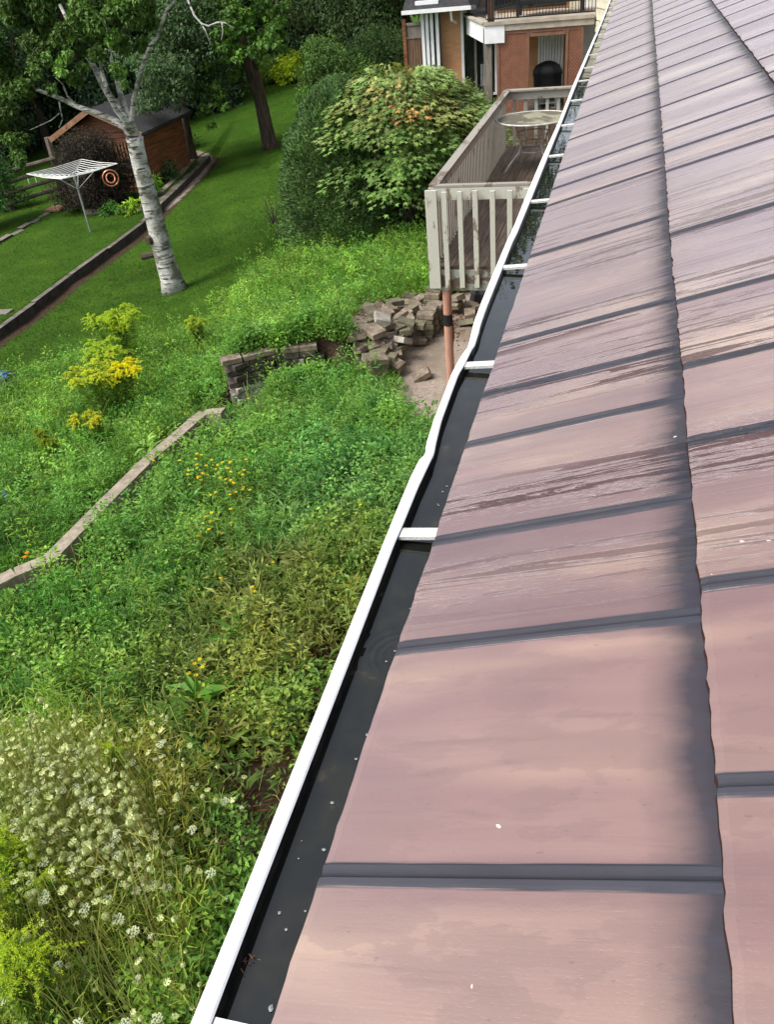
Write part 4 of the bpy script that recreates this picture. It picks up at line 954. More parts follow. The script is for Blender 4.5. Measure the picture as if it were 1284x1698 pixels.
# white watering can on a shelf by the side wall
pq = empty('bird_figure', tuple(G(247, 280)+np.array([0, 0, .5])), label='small white garden bird ornament on a rod by the right shed wall', cat='ornament')
b = MB(); b.lathe([(0, -.06), (.05, -.05), (.09, 0), (.07, .05), (0, .07)], n=10)
for i, v in enumerate(b.v): b.v[i] = (v[0]*2.0, v[1], v[2])
b.build('body', WHITE, pq, smooth=True); b = MB(); b.tube([(0, 0, -.9), (0, 0, -.05)], .012, 6); b.build('rod', BLACK, pq); b = MB(); b.add([(.1, 0, .03), (.24, .06, .13), (.24, -.06, .13), (.12, 0, .06)], [(0, 1, 3), (0, 3, 2), (0, 2, 1)]); b.build('wing', WHITE, pq)

dp = G(150, 385)
dry = empty('rotary_clothes_dryer', tuple(dp), .35, label='rotary washing line with white cords open on a grey pole on the lawn', cat='clothes dryer'); 
DH = 1.6
b = MB(); b.tube([(0, 0, -.05), (0, 0, DH-.1)], .026, 10); b.build('pole', METAL, dry)
b = MB(); b.tube([(0, 0, DH-.18), (0, 0, DH-.02)], .045, 10); b.build('hub', METAL, dry)
AR = 1.22
for k in range(4):
    a = math.radians(90*k); e = (AR*math.cos(a), AR*math.sin(a), DH+.08)
    b = MB(); b.tube([(0, 0, DH-.08), e], .014, 6); b.tube([(0, 0, DH-.45), (AR*.5*math.cos(a), AR*.5*math.sin(a), DH-.0)], .009, 6); b.build('arm', METAL, dry)
b = MB()
for j in range(1, 9):
    r = AR*j/8; z = DH-.08+.16*j/8
    for k in range(4):
        a0, a1 = math.radians(90*k), math.radians(90*k+90); p0 = Vector((r*math.cos(a0), r*math.sin(a0), z)); p1 = Vector((r*math.cos(a1), r*math.sin(a1), z))
        b.tube([p0, (p0+p1)/2-Vector((0, 0, .03)), p1], .010, 4)
b.build('washing_line', LINE, dry)
pgm = MB()
for x in (-.1, .1):
    e = (AR*math.cos(math.pi)*.9+x, -.1, DH-.02); pgm.bar(e, (e[0], e[1], DH-.14), .03, .012)
pgm.build('peg', WHITE, dry)

f0, f1 = G(14, 352), G(108, 322)
fn = empty('split_rail_fence', tuple(f0), math.atan2(f1[1]-f0[1], f1[0]-f0[0]), label='old grey four rail fence left of the shed', cat='fence')
FL = float(np.linalg.norm((f1-f0)[:2])); dz = f1[2]-f0[2]
for k in range(4):
    h_ = .22+k*.30; b = MB(); b.tube([(0, 0, h_), (FL*.5, random.uniform(-.03, .03), h_+dz*.5+.02), (FL, 0, h_+dz)], [.075, .065, .07], 6); b.build('rail', OLDWOOD, fn)
b = MB(); b.tube([(FL, .1, -.1+dz), (FL, .1, 1.75+dz)], [.12, .11], 7); b.build('post', OLDWOOD, fn)
b = MB(); b.tube([(.15, .1, -.1), (.15, .1, 1.5)], [.11, .10], 7); b.build('post', OLDWOOD, fn)
p = G(92, 350); b = MB(); b.add([(-.35, -.1, 0), (.3, -.22, .04), (.42, .12, .10), (-.2, .2, .06), (-.35, -.1, .05), (.3, -.22, .09), (.42, .12, .15), (-.2, .2, .11)], [(3,2,1,0),(4,5,6,7),(0,1,5,4),(1,2,6,5),(2,3,7,6),(3,0,4,7)])
o = b.build('board_offcut', CEDARL, None, label='orange brown flat board lying on the bank under the rail fence', cat='board'); o.location = Vector(p)
# copper ring spinner
p = G(198, 350); cs = empty('wind_spinner', tuple(p), .6, label='copper ring wind spinner on a stake in front of the dark shrub', cat='ornament')
b = MB(); b.tube([(0, 0, 0), (0, 0, .75)], .01, 6); b.build('stake', BLACK, cs)
for r in (.22, .12):
    b = MB(); b.tube([(r*math.cos(t*.2618), 0 if r > .2 else .08*math.sin(t*.2618), .93+r*math.sin(t*.2618)) for t in range(25)], .022, 6, cap=False); b.build('ring', COPPER, cs, smooth=True)
# tarp bundle at the left edge
p = G(8, 650); tp = empty('garden_bundle', tuple(p), label='crumpled dark net bundle with a bright blue bag at the left meadow edge', cat='tarp')
def lump(b, c, r, n=9, m=12, sq=.6):
    pr = [(math.sin(math.pi*i/n), -math.cos(math.pi*i/n)) for i in range(n+1)]; s0 = len(b.v); b.lathe([(max(.001, r*a), r*sq*z) for a, z in pr], c=c, n=m)
    for i in range(s0, len(b.v)):
        v = Vector(b.v[i])-Vector(c); v *= random.uniform(.82, 1.18); b.v[i] = tuple(v+Vector(c))
b = MB(); lump(b, (0, 0, .12), .34); lump(b, (-.35, -.2, .1), .32); b.build('net', simple('dark_net', (.03, .035, .04), (.008, .01, .012), 20), tp)
b = MB(); lump(b, (.02, .02, .27), .15, sq=.55); lump(b, (.13, -.13, .19), .12); b.build('bag', BLUE, tp)
#@@VEG
# ============================================================ LAWN AND WEED BEDS (uncountable growth)
def sample_poly(poly, n):
    mn, mx = poly.min(0), poly.max(0); out = []
    got = 0
    while got < n:
        q = rng.uniform(mn, mx, (n*2, 2)); q = q[inpoly(q[:, 0], q[:, 1], poly)]; out.append(q); got += len(q)
    return np.concatenate(out)[:n]
def inview(P, mx=110, my=140):
    q = P @ RC; ok = q[:, 2] > .2; u = CX+FPX*q[:, 0]/np.maximum(q[:, 2], .2); v = CY+FPX*q[:, 1]/np.maximum(q[:, 2], .2)
    return ok & (u > -mx) & (u < 1284+mx) & (v > -my) & (v < 1698+my), u, v
def tintvar(base, n, amt=.25, hue=.12):
    c = np.array(base)[None]*(1+amt*(rng.random((n, 1))*2-1)); c = c*(1+hue*(rng.random((n, 3))*2-1)); return np.maximum(c, .002)

LAWNP = np.array([(-22, 9), (-22, 44), (-4, 44), (-2.6, 15.5), (-6, 9)])
P = sample_poly(LAWNP, 420000)
sdt = seg_sd(P[:, 0], P[:, 1], TIMBER)
keep = ~inpoly(P[:, 0], P[:, 1], WEEDP) & ~inpoly(P[:, 0], P[:, 1], PATHP) & ~((sdt < .1) & (sdt > -.36))
dist = np.hypot(P[:, 0], P[:, 1]); keep &= rng.random(len(P)) < np.clip((20/dist)**1.6, .12, 1)
P = P[keep]; Pz = TZ(P[:, 0], P[:, 1]); P3 = np.c_[P, Pz-.005]
ok, _, _ = inview(P3, 60, 60); P3 = P3[ok][:230000]; n = len(P3)
D = rdir(n, .25, 1); D[:, 0] += .25*np.sin(P3[:, 0]*1.3+P3[:, 1]*.5); tall = vnoise(P3[:, 0]*.7, P3[:, 1]*.7, 8)
stripe = .5+.5*np.sin((P3[:, 0]*.86+P3[:, 1]*.5)*5.2)
C = tintvar((.054, .112, .012), n, .28, .15)*(0.50+.66*tall+.34*stripe)[:, None]
yel = vnoise(P3[:, 0]*1.9, P3[:, 1]*1.9, 12) > .72; C[yel] *= np.array([1.5, 1.22, 1.1])
v, f, c = leaves(BLADE, P3, D, rdir(n), rng.uniform(.035, .075, n), rng.uniform(.006, .011, n), C)
link('lawn_grass', np_mesh('lawn_grass', v, f, LAWNL, c), kind='stuff', label='mown lawn grass with faint mowing stripes', cat='grass')

def clumps(P, h, r, k, tmpl, L, W, col, up=.5, tdist=.7, amt=.25, stem=False, lean=None):
    """P (n,3) plant bases; returns leaf arrays"""
    n = len(P); idx = np.repeat(np.arange(n), k); m = len(idx)
    h = np.broadcast_to(h, (n,))[idx]; r = np.broadcast_to(r, (n,))[idx]
    t = rng.random(m)**tdist; az = rng.uniform(0, 2*math.pi, m); rr = r*np.sqrt(rng.random(m))*(.35+.65*np.sqrt(np.maximum(0, 1-(t*.85)**2)))
    o = np.stack([np.cos(az), np.sin(az)], 1)
    Q = P[idx].copy(); Q[:, :2] += o*rr[:, None]; Q[:, 2] += h*t*(1-.35*(rr/np.maximum(r, 1e-3))**2)
    if lean is not None: Q[:, :2] += lean[idx]*(t*h)[:, None]
    D = np.c_[o+.55*rng.normal(size=(m, 2)), up+.45*rng.normal(size=m)]
    N = rng.normal(size=(m, 3))*.45+np.array([0, 0, 1.0])
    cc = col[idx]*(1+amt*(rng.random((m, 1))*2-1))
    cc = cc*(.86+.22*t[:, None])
    s_ = rng.uniform(.65, 1.25, m)
    return leaves(tmpl, Q, D, N, L*s_, W*s_, cc)

# patchiness fields
NEARP = np.array([(-6.8, .2), (-6.6, 4.2), (-5.6, 7.9), (-4.9, 9.2), (-3.6, 9.8), (-2.9, 9.7), (-2.2, 8.9), (-1.2, 8.3), (-.1, 8.3), (-.1, .2)])
STZ = np.array([G(*p)[:2] for p in [(-60,1330),(60,1300),(200,1300),(290,1360),(330,1500),(345,1720),(-80,1800)]])
def mask_w(P):
    m = inpoly(P[:, 0], P[:, 1], WEEDP) & ~inpoly(P[:, 0], P[:, 1], BAREP)
    if STZ is not None: m &= ~(inpoly(P[:, 0], P[:, 1], STZ) & (rng.random(len(P)) < .40))
    kd = np.abs(seg_sd(P[:, 0], P[:, 1], np.array([q[:2] for q in kp]))); m &= kd > .22
    sb = seg_sd(P[:, 0], P[:, 1], BW); m &= ~((np.abs(sb-.08) < .11) & (P[:, 0] > BW[0, 0]-.3) & (P[:, 0] < BW[2, 0]+.3))
    m &= ~((sb < 0) & (sb > -.38) & (P[:, 0] > BW[0, 0]-.15) & (P[:, 0] < BW[0, 0]+.62) & (P[:, 1] > BW[0, 1]-.6) & (P[:, 1] < BW[0, 1]+.8))
    return m
def field(N, dens_fn, frac=1):
    P = sample_poly(WEEDP, N); P = P[mask_w(P)]
    z = TZ(P[:, 0], P[:, 1]); P3 = np.c_[P, z]; ok, u, v = inview(P3, 150, 330); P3, u, v = P3[ok], u[ok], v[ok]
    d = np.linalg.norm(P3, axis=1); pr = dens_fn(P3, u, v, d); q = rng.random(len(P3)) < pr; return P3[q], d[q]
def bald(P3):   # thin, earthy patches close to the house wall
    b_ = vnoise(P3[:, 0]*1.6, P3[:, 1]*1.3, 21); near = np.clip((P3[:, 0]+3.7)/1.1, 0, 1)*np.clip((6.5-P3[:, 1])/1.5, 0, 1)
    return np.clip(1-near*np.clip((b_-.34)*4.2, 0, .80), 0.05, 1)
def greens(P3, a, b_, seed, sc=.8):
    t = vnoise(P3[:, 0]*sc, P3[:, 1]*sc, seed)*.7+vnoise(P3[:, 0]*sc*3.5, P3[:, 1]*sc*3.5, seed+1)*.3
    t = np.clip((t-.25)*2, 0, 1)[:, None]; c = np.array(a)*(1-t)+np.array(b_)*t
    bl = (np.exp(-(((P3[:, 0]+3.0)/1.6)**2+((P3[:, 1]-8.0)/1.8)**2))*vnoise(P3[:, 0]*1.3, P3[:, 1]*1.3, 61))[:, None]; c = c*(1+bl*np.array([-.25, .02, .75]))
    br = (np.exp(-(((P3[:, 0]+2.6)/1.1)**2+((P3[:, 1]-4.4)/2.0)**2))*np.clip(vnoise(P3[:, 0]*1.8, P3[:, 1]*1.8, 63)*1.6, 0, 1))[:, None]; c = c*(1+br*np.array([.35, -.28, -.1]))
    return c*(1+.16*rng.normal(size=(len(P3), 1)))*(1-.30*np.clip((P3[:, 0:1]+3.4)/2.2, 0, 1)*np.clip((7-P3[:, 1:2])/2, 0, 1)*0+0)
parts = []
# low carpet
P3, d = field(33000, lambda P, u, v, d: np.clip((9/d)**1.2, .2, 1)*bald(P)); kdist = seg_sd(P3[:, 0], P3[:, 1], np.array([q[:2] for q in kp])); hh = .04+.62*vnoise(P3[:, 0]*1.5, P3[:, 1]*1.5, 30)**2.2*np.where(kdist > 0, .4, 1)*np.clip(np.abs(seg_sd(P3[:, 0], P3[:, 1], WEDGE))/1.6, .15, 1)+.10*vnoise(P3[:, 0]*5, P3[:, 1]*5, 31)
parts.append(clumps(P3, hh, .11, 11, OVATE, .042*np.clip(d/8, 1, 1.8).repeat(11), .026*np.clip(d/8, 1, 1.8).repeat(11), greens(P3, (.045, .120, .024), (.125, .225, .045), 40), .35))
# narrow leaved upright plants
P3, d = field(9000, lambda P, u, v, d: np.clip((10/d)**1.2, .2, 1)*bald(P)*np.clip(vnoise(P[:, 0]*.7, P[:, 1]*.7, 50)*2-.25, .1, 1)); hh = rng.uniform(.16, .58, len(P3))
parts.append(clumps(P3, hh, .13, 28, OVATE, .085, .022, greens(P3, (.034, .105, .026), (.100, .200, .060), 60), .55, lean=rng.normal(size=(len(P3), 2))*.25))
# broad rosettes and dock leaves
P3, d = field(2600, lambda P, u, v, d: np.clip((9/d), .2, 1)*np.clip(vnoise(P[:, 0]*.6, P[:, 1]*.6, 70)*2.2-.5, .05, 1)*np.clip(bald(P)+.2, 0, 1)); hh = rng.uniform(.08, .22, len(P3))
parts.append(clumps(P3, hh, .08, 9, OVATE, .17, .045, greens(P3, (.055, .150, .045), (.095, .185, .060), 72), .8))
Pd = np.array(G(455, 1000)[:2])+rng.normal(size=(420, 2))*[.75, 1.1]; Pd = Pd[mask_w(Pd)]; P3 = np.c_[Pd, TZ(Pd[:, 0], Pd[:, 1])]
parts.append(clumps(P3, rng.uniform(.12, .38, len(P3)), .09, 11, OVATE, .15, .032, greens(P3, (.05, .13, .035), (.12, .20, .075), 73, 3), .9, amt=.3))
Q = sample_poly(WEEDP, 3000); Q = Q[mask_w(Q)]; P3 = np.c_[Q, TZ(Q[:, 0], Q[:, 1])]; ok, _, _ = inview(P3); P3 = P3[ok][:650]
parts.append(clumps(P3, rng.uniform(.45, .85, len(P3)), .07, 44, OVATE, .075, .016, greens(P3, (.06, .14, .03), (.15, .24, .06), 74, 3), .7, .9, amt=.25, lean=rng.normal(size=(len(P3), 2))*.22))
# feathery foliage, fine leaflets on many fronds
P3, d = field(7500, lambda P, u, v, d: np.clip((9/d), .2, 1)*np.clip(vnoise(P[:, 0]*.8+9, P[:, 1]*.8, 80)*2.6-.7, 0.02, 1)*bald(P)); hh = rng.uniform(.12, .45, len(P3))
parts.append(clumps(P3, hh, .16, 46, DIAM, .040, .0075, greens(P3, (.055, .170, .045), (.110, .250, .060), 82), .5))
# rounded leafy weeds standing above the carpet
P3, d = field(2600, lambda P, u, v, d: np.clip((11/d), .2, 1)*np.clip(bald(P)-.1, 0, 1)); hh = rng.uniform(.22, .62, len(P3))
parts.append(clumps(P3, hh, .20, 120, OVATE, .050, .030, greens(P3, (.05, .13, .03), (.13, .23, .05), 66, 2.2), .45, amt=.3))
# growth hanging in front of and over the block wall
q = rng.random((110, 1)); Pw = np.concatenate([BW[1]*(1-q)+BW[2]*q+rng.normal(size=(110, 2))*[.10, .08]-[0, .22], BW[0]*(1-q[:70])+BW[2]*q[:70]+rng.normal(size=(70, 2))*.10+[.02, .42]]); P3 = np.c_[Pw, TZ(Pw[:, 0], Pw[:, 1])]
parts.append(clumps(P3, rng.uniform(.15, .45, len(P3)), .16, 90, OVATE, .055, .03, greens(P3, (.05, .13, .03), (.12, .22, .045), 67, 2.2), .35, amt=.3))
# grass tufts
P3, d = field(9000, lambda P, u, v, d: np.clip((11/d), .2, 1)*(.25+.75*vnoise(P[:, 0]*1.3, P[:, 1]*1.3, 90))*np.clip(bald(P)+.1, 0, 1))
parts.append(clumps(P3, .05, .05, 16, BLADE, .24, .0065, greens(P3, (.060, .130, .028), (.16, .23, .07), 92), 1.4, lean=rng.normal(size=(len(P3), 2))*.3))
# the meadow beyond the kerb (lighter, finer, grassy)
L2 = [q for q in kp]
P3, d = field(14000, lambda P, u, v, d: np.where(seg_sd(P[:, 0], P[:, 1], np.array([q[:2] for q in kp])) > .1, np.clip((11/d), .2, 1), 0)); hh = .10+.30*vnoise(P3[:, 0]*1.0, P3[:, 1]*1.0, 35)
parts.append(clumps(P3, hh, .14, 18, BLADE, .11*np.clip(d/10, 1, 1.5).repeat(18), .009*np.clip(d/10, 1, 1.8).repeat(18), greens(P3, (.045, .105, .018), (.11, .19, .040), 95), .9))
# yellow leaved sprigs and dead brown bits
P3, d = field(1500, lambda P, u, v, d: np.clip((8/d), .2, 1)*.5)
parts.append(clumps(P3, rng.uniform(.15, .40, len(P3)), .08, 14, OVATE, .045, .02, np.tile(np.array([[.24, .28, .03]]), (len(P3), 1)), .5))
P3, d = field(4200, lambda P, u, v, d: np.clip((8/d), .2, 1)*np.clip(1.15-bald(P), .05, 1))
parts.append(clumps(P3, rng.uniform(.03, .22, len(P3)), .14, 16, BLADE, .10, .006, np.tile(np.array([[.17, .085, .05]]), (len(P3), 1)), .3))
v, f, c = merge(parts); print('weed tris', len(f))
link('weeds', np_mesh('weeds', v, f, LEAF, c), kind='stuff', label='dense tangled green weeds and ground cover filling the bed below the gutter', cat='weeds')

# thin stalks: long straw-like stems
def tubes_np(A, B, mid, r0, r1, col, seg=4):
    """triangular tapered stems along quadratic curves"""
    n = len(A); ts = np.linspace(0, 1, seg+1); V = []; 
    for t in ts:
        p = A*(1-t)**2+2*mid*t*(1-t)+B*t*t; r = (r0*(1-t)+r1*t)
        for k in range(3):
            a = 2*math.pi*k/3; V.append(p+np.stack([np.cos(a)*r, np.sin(a)*r, 0*r], 1))
    V = np.stack(V, 1); m = (seg+1)*3
    F = []
    for i in range(seg):
        for k in range(3):
            a, b_, c_, d_ = i*3+k, i*3+(k+1) % 3, (i+1)*3+(k+1) % 3, (i+1)*3+k; F += [(a, b_, c_), (a, c_, d_)]
    F = np.array(F)[None]+(np.arange(n)*m)[:, None, None]
    return V.reshape(-1, 3), F.reshape(-1, 3), np.repeat(col, m, 0)
CARP = np.array([G(*p)[:2] for p in [(-60,1250),(120,1190),(240,1230),(330,1330),(360,1500),(370,1720),(-80,1800)]])
Q = sample_poly(STZ, 1700); z = TZ(Q[:, 0], Q[:, 1]); A = np.c_[Q, z]; n = len(A); hh = rng.uniform(.35, .95, n)
ln = rng.normal(size=(n, 2))*.13+np.array([-.06, .05]); B = A+np.c_[ln*hh[:, None], hh]; mid = A+np.c_[ln*.15*hh[:, None], hh*.6]
parts = [tubes_np(A, B, mid, np.full(n, .0036), np.full(n, .0020), tintvar((.17, .19, .075), n, .4))]
Q = sample_poly(WEEDP, 5000); Q = Q[mask_w(Q)]; z = TZ(Q[:, 0], Q[:, 1]); A = np.c_[Q, z]; ok, _, _ = inview(A, 80, 80); A = A[ok][:1500]; n = len(A); hh = rng.uniform(.2, .6, n)
ln = rng.normal(size=(n, 2))*.45; B = A+np.c_[ln*hh[:, None], hh]; mid = A+np.c_[ln*.2*hh[:, None], hh*.7]
parts.append(tubes_np(A, B, mid, np.full(n, .003), np.full(n, .0015), tintvar((.17, .22, .06), n, .4)))
# narrow leaves hanging on the stalks
P3 = np.c_[sample_poly(CARP, 500), np.zeros(500)]; P3[:, 2] = TZ(P3[:, 0], P3[:, 1])
parts.append(clumps(P3, rng.uniform(.2, .75, 500), .10, 26, BLADE, .085, .006, greens(P3, (.10, .18, .03), (.20, .27, .06), 97), .8))
v, f, c = merge(parts)
link('weed_stalks', np_mesh('weed_stalks', v, f, LEAF, c), kind='stuff', label='thin pale stalks standing through the weeds', cat='weed stalks')

# ============================================================ WILD CARROT PLANTS
def umbel(kind, s):
    """flat flower head or closed seed head, stalk at origin, facing +z"""
    parts = []; R_ = .034*s
    if kind == 'flower':
        n = 46; r = R_*np.sqrt(rng.random(n)); a = rng.uniform(0, 6.28, n); P = np.stack([r*np.cos(a), r*np.sin(a), .028*s-.25*r*r/R_+rng.normal(size=n)*.001], 1)
        col = tintvar((.62, .68, .46), n, .1, .03)
        for k in range(4):
            D = np.stack([np.cos(a+k*1.57), np.sin(a+k*1.57), np.full(n, .15)], 1); parts.append(leaves(DIAM, P, D, np.tile([[0, 0, 1.]], (n, 1)), .0062*s, .0052*s, col))
        parts.append(tubes_np(np.zeros((14, 3)), P[:14]-[0, 0, .002], P[:14]*[[.5, .5, .35]], np.full(14, .0008), np.full(14, .0006), tintvar((.20, .30, .09), 14), 2))
    elif kind == 'green':
        n = 60; r = R_*.8*np.sqrt(rng.random(n)); a = rng.uniform(0, 6.28, n); P = np.stack([r*np.cos(a), r*np.sin(a), .024*s+.30*r*r/R_], 1)
        col = tintvar((.68, .74, .36), n, .18, .03)
        for k in range(3):
            D = np.stack([np.cos(a+k*2.1), np.sin(a+k*2.1), np.full(n, .35)], 1); parts.append(leaves(DIAM, P, D, np.tile([[0, 0, 1.]], (n, 1)), .0065*s, .0048*s, col))
        parts.append(tubes_np(np.zeros((16, 3)), P[:16], P[:16]*[[.9, .9, .3]], np.full(16, .0009), np.full(16, .0006), tintvar((.25, .33, .12), 16), 2))
    else:      # closed bird's nest: curved ribs meeting at the top
        n = 26; a = np.linspace(0, 6.283, n, endpoint=False)+rng.normal(size=n)*.05; rr = .019*s
        A = np.zeros((n, 3)); M1 = np.stack([rr*1.9*np.cos(a), rr*1.9*np.sin(a), np.full(n, .014*s)], 1); B = np.stack([rr*.62*np.cos(a+.25), rr*.62*np.sin(a+.25), np.full(n, .046*s)], 1)
        parts.append(tubes_np(A, B, M1, np.full(n, .0021*s), np.full(n, .0026*s), tintvar((.64, .71, .35), n, .18, .03), 5))
        m = 40; a = rng.uniform(0, 6.28, m); P = np.stack([rr*rng.uniform(.1, .8, m)*np.cos(a), rr*rng.uniform(.1, .8, m)*np.sin(a), rng.uniform(.034, .046, m)*s], 1)
        parts.append(leaves(DIAM, P, rdir(m, 0, 1), rdir(m), .008*s, .005*s, tintvar((.52, .60, .26), m, .18, .03)))
    return merge(parts)
heads = None
HM = {}
for k in ('flower', 'green', 'nest'):
    HM[k] = []
    for s_ in (.5, .66, .86):
        v, f, c = umbel(k, s_); HM[k].append(np_mesh('flower_head', v, f, PETAL, c))
STEMC = (.22, .24, .09)
def carrot_proto(kinds, h):
    """returns a plant: stem mesh + heads at the branch ends"""
    t_ = empty('wild_carrot', (0, 0, -90)); ends = []; A, B, Md, r0, r1 = [], [], [], [], []
    main = np.array([random.uniform(-.10, .10)*h, random.uniform(-.14, .05)*h, h]); A.append([0, 0, 0]); B.append(main); Md.append([main[0]*.2, main[1]*.2, h*.55]); r0.append(.0032); r1.append(.002); ends.append((main, main-np.array(Md[0])))
    for k in range(len(kinds)-1):
        t = random.uniform(.35, .75); st = np.array([2*t*(1-t)*Md[0][0]+t*t*main[0], 2*t*(1-t)*Md[0][1]+t*t*main[1], 2*t*(1-t)*Md[0][2]+t*t*h]); a = random.uniform(0, 6.28)
        q = random.uniform(.10, .24)*h; e = np.array([st[0]+q*math.cos(a), st[1]+q*math.sin(a), min(h*random.uniform(.72, 1.04), st[2]+.45*h)])
        md = np.array([st[0]+q*.8*math.cos(a), st[1]+q*.8*math.sin(a), st[2]+(e[2]-st[2])*.35]); A.append(st); B.append(e); Md.append(md); r0.append(.002); r1.append(.0015); ends.append((e, e-md))
    n = len(A); vs = tubes_np(np.array(A, float), np.array(B), np.array(Md, float), np.array(r0), np.array(r1), tintvar(STEMC, n, .2), 6)
    lf = clumps(np.array([[0, 0, 0.]]), np.array([h*.55]), .10, 70, DIAM, .05, .006, np.array([[.08, .19, .05]]), .5)
    v, f, c = merge([vs]); link('stem', np_mesh('stem', v, f, LEAF, c), t_)
    link('leaves', np_mesh('leaves', lf[0], lf[1], LEAF, lf[2]), t_)
    for (e, d), kd in zip(ends, kinds):
        ho = link('flower_head', random.choice(HM[kd]), t_); ho.location = tuple(e); d = Vector(d)+Vector((random.gauss(0, .05), random.gauss(0, .05), .02)); ho.rotation_euler = d.to_track_quat('Z', 'Y').to_euler()
    return t_
protos = [carrot_proto(k, h) for k, h in ((('nest', 'green', 'flower', 'nest', 'green', 'nest', 'green'), .85), (('green', 'nest', 'nest', 'green', 'nest', 'nest', 'green', 'nest'), .95), (('flower', 'green', 'nest', 'green'), .75), (('nest', 'nest', 'green', 'nest', 'flower', 'green'), .9), (('nest', 'green', 'nest', 'flower', 'green', 'nest'), .8), (('green', 'green', 'nest'), .7), (('nest',), .8), (('flower', 'flower'), .6))]
HEADP = []
def put_carrots(n, poly, hr, sel, dens=None, lab='', grp=''):
    got = 0; pl = np.array(poly, float)
    while got < n:
        px, py = random.uniform(pl[:, 0].min(), pl[:, 0].max()), random.uniform(pl[:, 1].min(), pl[:, 1].max())
        if not inpoly(np.array([px]), np.array([py]), pl)[0]: continue
        h = random.uniform(*hr); p = G0(px, py, h*.9)       # head height above the ground
        pr = random.choice(sel); k = h/(.95 if pr in (1,) else .85)
        x, y = p[0]+random.uniform(-.02, .02), p[1]+random.uniform(-.02, .02); z = gz(x, y)-.02
        src = protos[pr]; o = copy_tree(src, (x, y, z), random.uniform(-.7, .7), k, label=lab, cat='wild carrot', group=grp); o.rotation_euler[0] = random.gauss(.05, .09); o.rotation_euler[1] = random.gauss(-.03, .09); got += 1
put_carrots(185, [(-10,1235),(80,1180),(200,1200),(270,1300),(265,1390),(120,1440),(-10,1400)], (.65, 1.0), [0, 1, 3, 4, 5, 1, 3, 0], lab='wild carrot with pale green closed heads in the dense stand at lower left', grp='wild carrots in the dense stand')
put_carrots(26, [(60,1500),(250,1450),(330,1500),(330,1700),(0,1700),(0,1560)], (.5, .95), [3, 5, 6, 6, 2, 7], lab='wild carrot scattered between straw coloured stalks at the bottom left', grp='wild carrots scattered at the bottom')
put_carrots(16, [(230,1130),(330,1150),(370,1300),(345,1560),(290,1500),(270,1300)], (.5, .9), [0, 2, 4, 5, 7], lab='wild carrot with small heads on the right fringe of the stand', grp='wild carrots on the right fringe')
put_carrots(30, [(0,1040),(90,1000),(190,1000),(300,900),(330,1000),(330,1110),(150,1190),(0,1160)], (.25, .5), [2, 7, 2, 4], lab='low white headed wild carrot among weeds above the dense stand', grp='wild carrots above the dense stand')
put_carrots(10, [(335,690),(520,600),(470,680),(380,760)], (.2, .45), [7, 2, 5], lab='small white wild carrot in weeds near the block wall and the kerb end', grp='wild carrots near the block wall')
for p_ in protos:
    for c_ in list(p_.children): bpy.data.objects.remove(c_)
    bpy.data.objects.remove(p_)

# ============================================================ GOLDENROD, YELLOW DAISIES, OTHER SINGLE PLANTS
def goldenrod(h, n_st, yellow, spread=.25, lean=(0, 0), fs=.022):
    st, lv, fl = [], [], []
    n_st = int(n_st*1.5)
    for s_ in range(n_st):
        a = random.uniform(0, 6.28); q = spread*random.random(); e = np.array([q*math.cos(a)+lean[0]*h, q*math.sin(a)+lean[1]*h, h*random.uniform(.8, 1.05)]); b0_ = np.array([q*.4*math.cos(a), q*.4*math.sin(a), 0]); md = b0_*.6+e*.4; md[2] = e[2]*.6
        st.append(tubes_np(b0_[None], e[None], md[None], np.array([.004]), np.array([.002]), tintvar((.13, .17, .06), 1), 6))
        m = 130; t = rng.uniform(.1, .92, m)[:, None]; P = b0_*(1-t)**2+2*md*t*(1-t)+e*t*t; D = rdir(m, -.1, .4)
        lv.append(leaves(OVATE, P, D, rdir(m, .3, 1), .085, .018, tintvar((.085, .15, .03), m, .3)))
        nb = 15
        for j in range(nb):
            t = .80+.20*j/nb; p0 = b0_*(1-t)**2+2*md*t*(1-t)+e*t*t; aa = random.uniform(0, 6.28); L_ = .20*(1.15-(j/nb))*h/.9
            m = 40 if fs > .015 else 70; u_ = rng.random(m)[:, None]; arc = p0+np.array([math.cos(aa), math.sin(aa), 0])*L_*u_+np.array([0, 0, 1])*(L_*.75*u_-L_*.75*u_*u_)
            fl.append(leaves(DIAM, arc+rng.normal(size=(m, 3))*.004, rdir(m, 0, 1), rdir(m), fs, fs*(.7 if fs > .015 else .28), tintvar(yellow, m, .2, .06)))
    return [('stem', merge(st), LEAF), ('leaves', merge(lv), LEAF), ('flower_plume', merge(fl), PETAL)]
def plant(name, px, py, parts_, label, cat, rz=0, **k):
    p = G(px, py) if len((px, py)) == 2 else px
    t_ = empty(name, tuple(p), rz, label=label, cat=cat, **k)
    for nm, (v, f, c), m_ in parts_: link(nm, np_mesh(nm, v, f, m_, c), t_)
    return t_
YG, YB_ = (.48, .62, .05), (.60, .52, .02)
plant('goldenrod', 222, 622, goldenrod(1.15, 10, YG, .45), 'tall yellow green goldenrod clump standing highest at the lawn edge', 'goldenrod')
plant('goldenrod', 180, 700, goldenrod(.95, 9, (.60, .66, .06), .45), 'bright yellow goldenrod clump left of the block wall', 'goldenrod')
plant('goldenrod', 232, 690, goldenrod(.9, 6, (.78, .72, .03), .3), 'yellow goldenrod just right of the brightest clump', 'goldenrod')
plant('goldenrod', 200, 665, goldenrod(.95, 7, (.48, .62, .06), .4), 'leafy yellow green goldenrod between the highest and the brightest clumps', 'goldenrod')
plant('goldenrod', 160, 745, goldenrod(.6, 5, (.62, .62, .05), .3), 'lower dull yellow goldenrod in front of the bright clump', 'goldenrod')
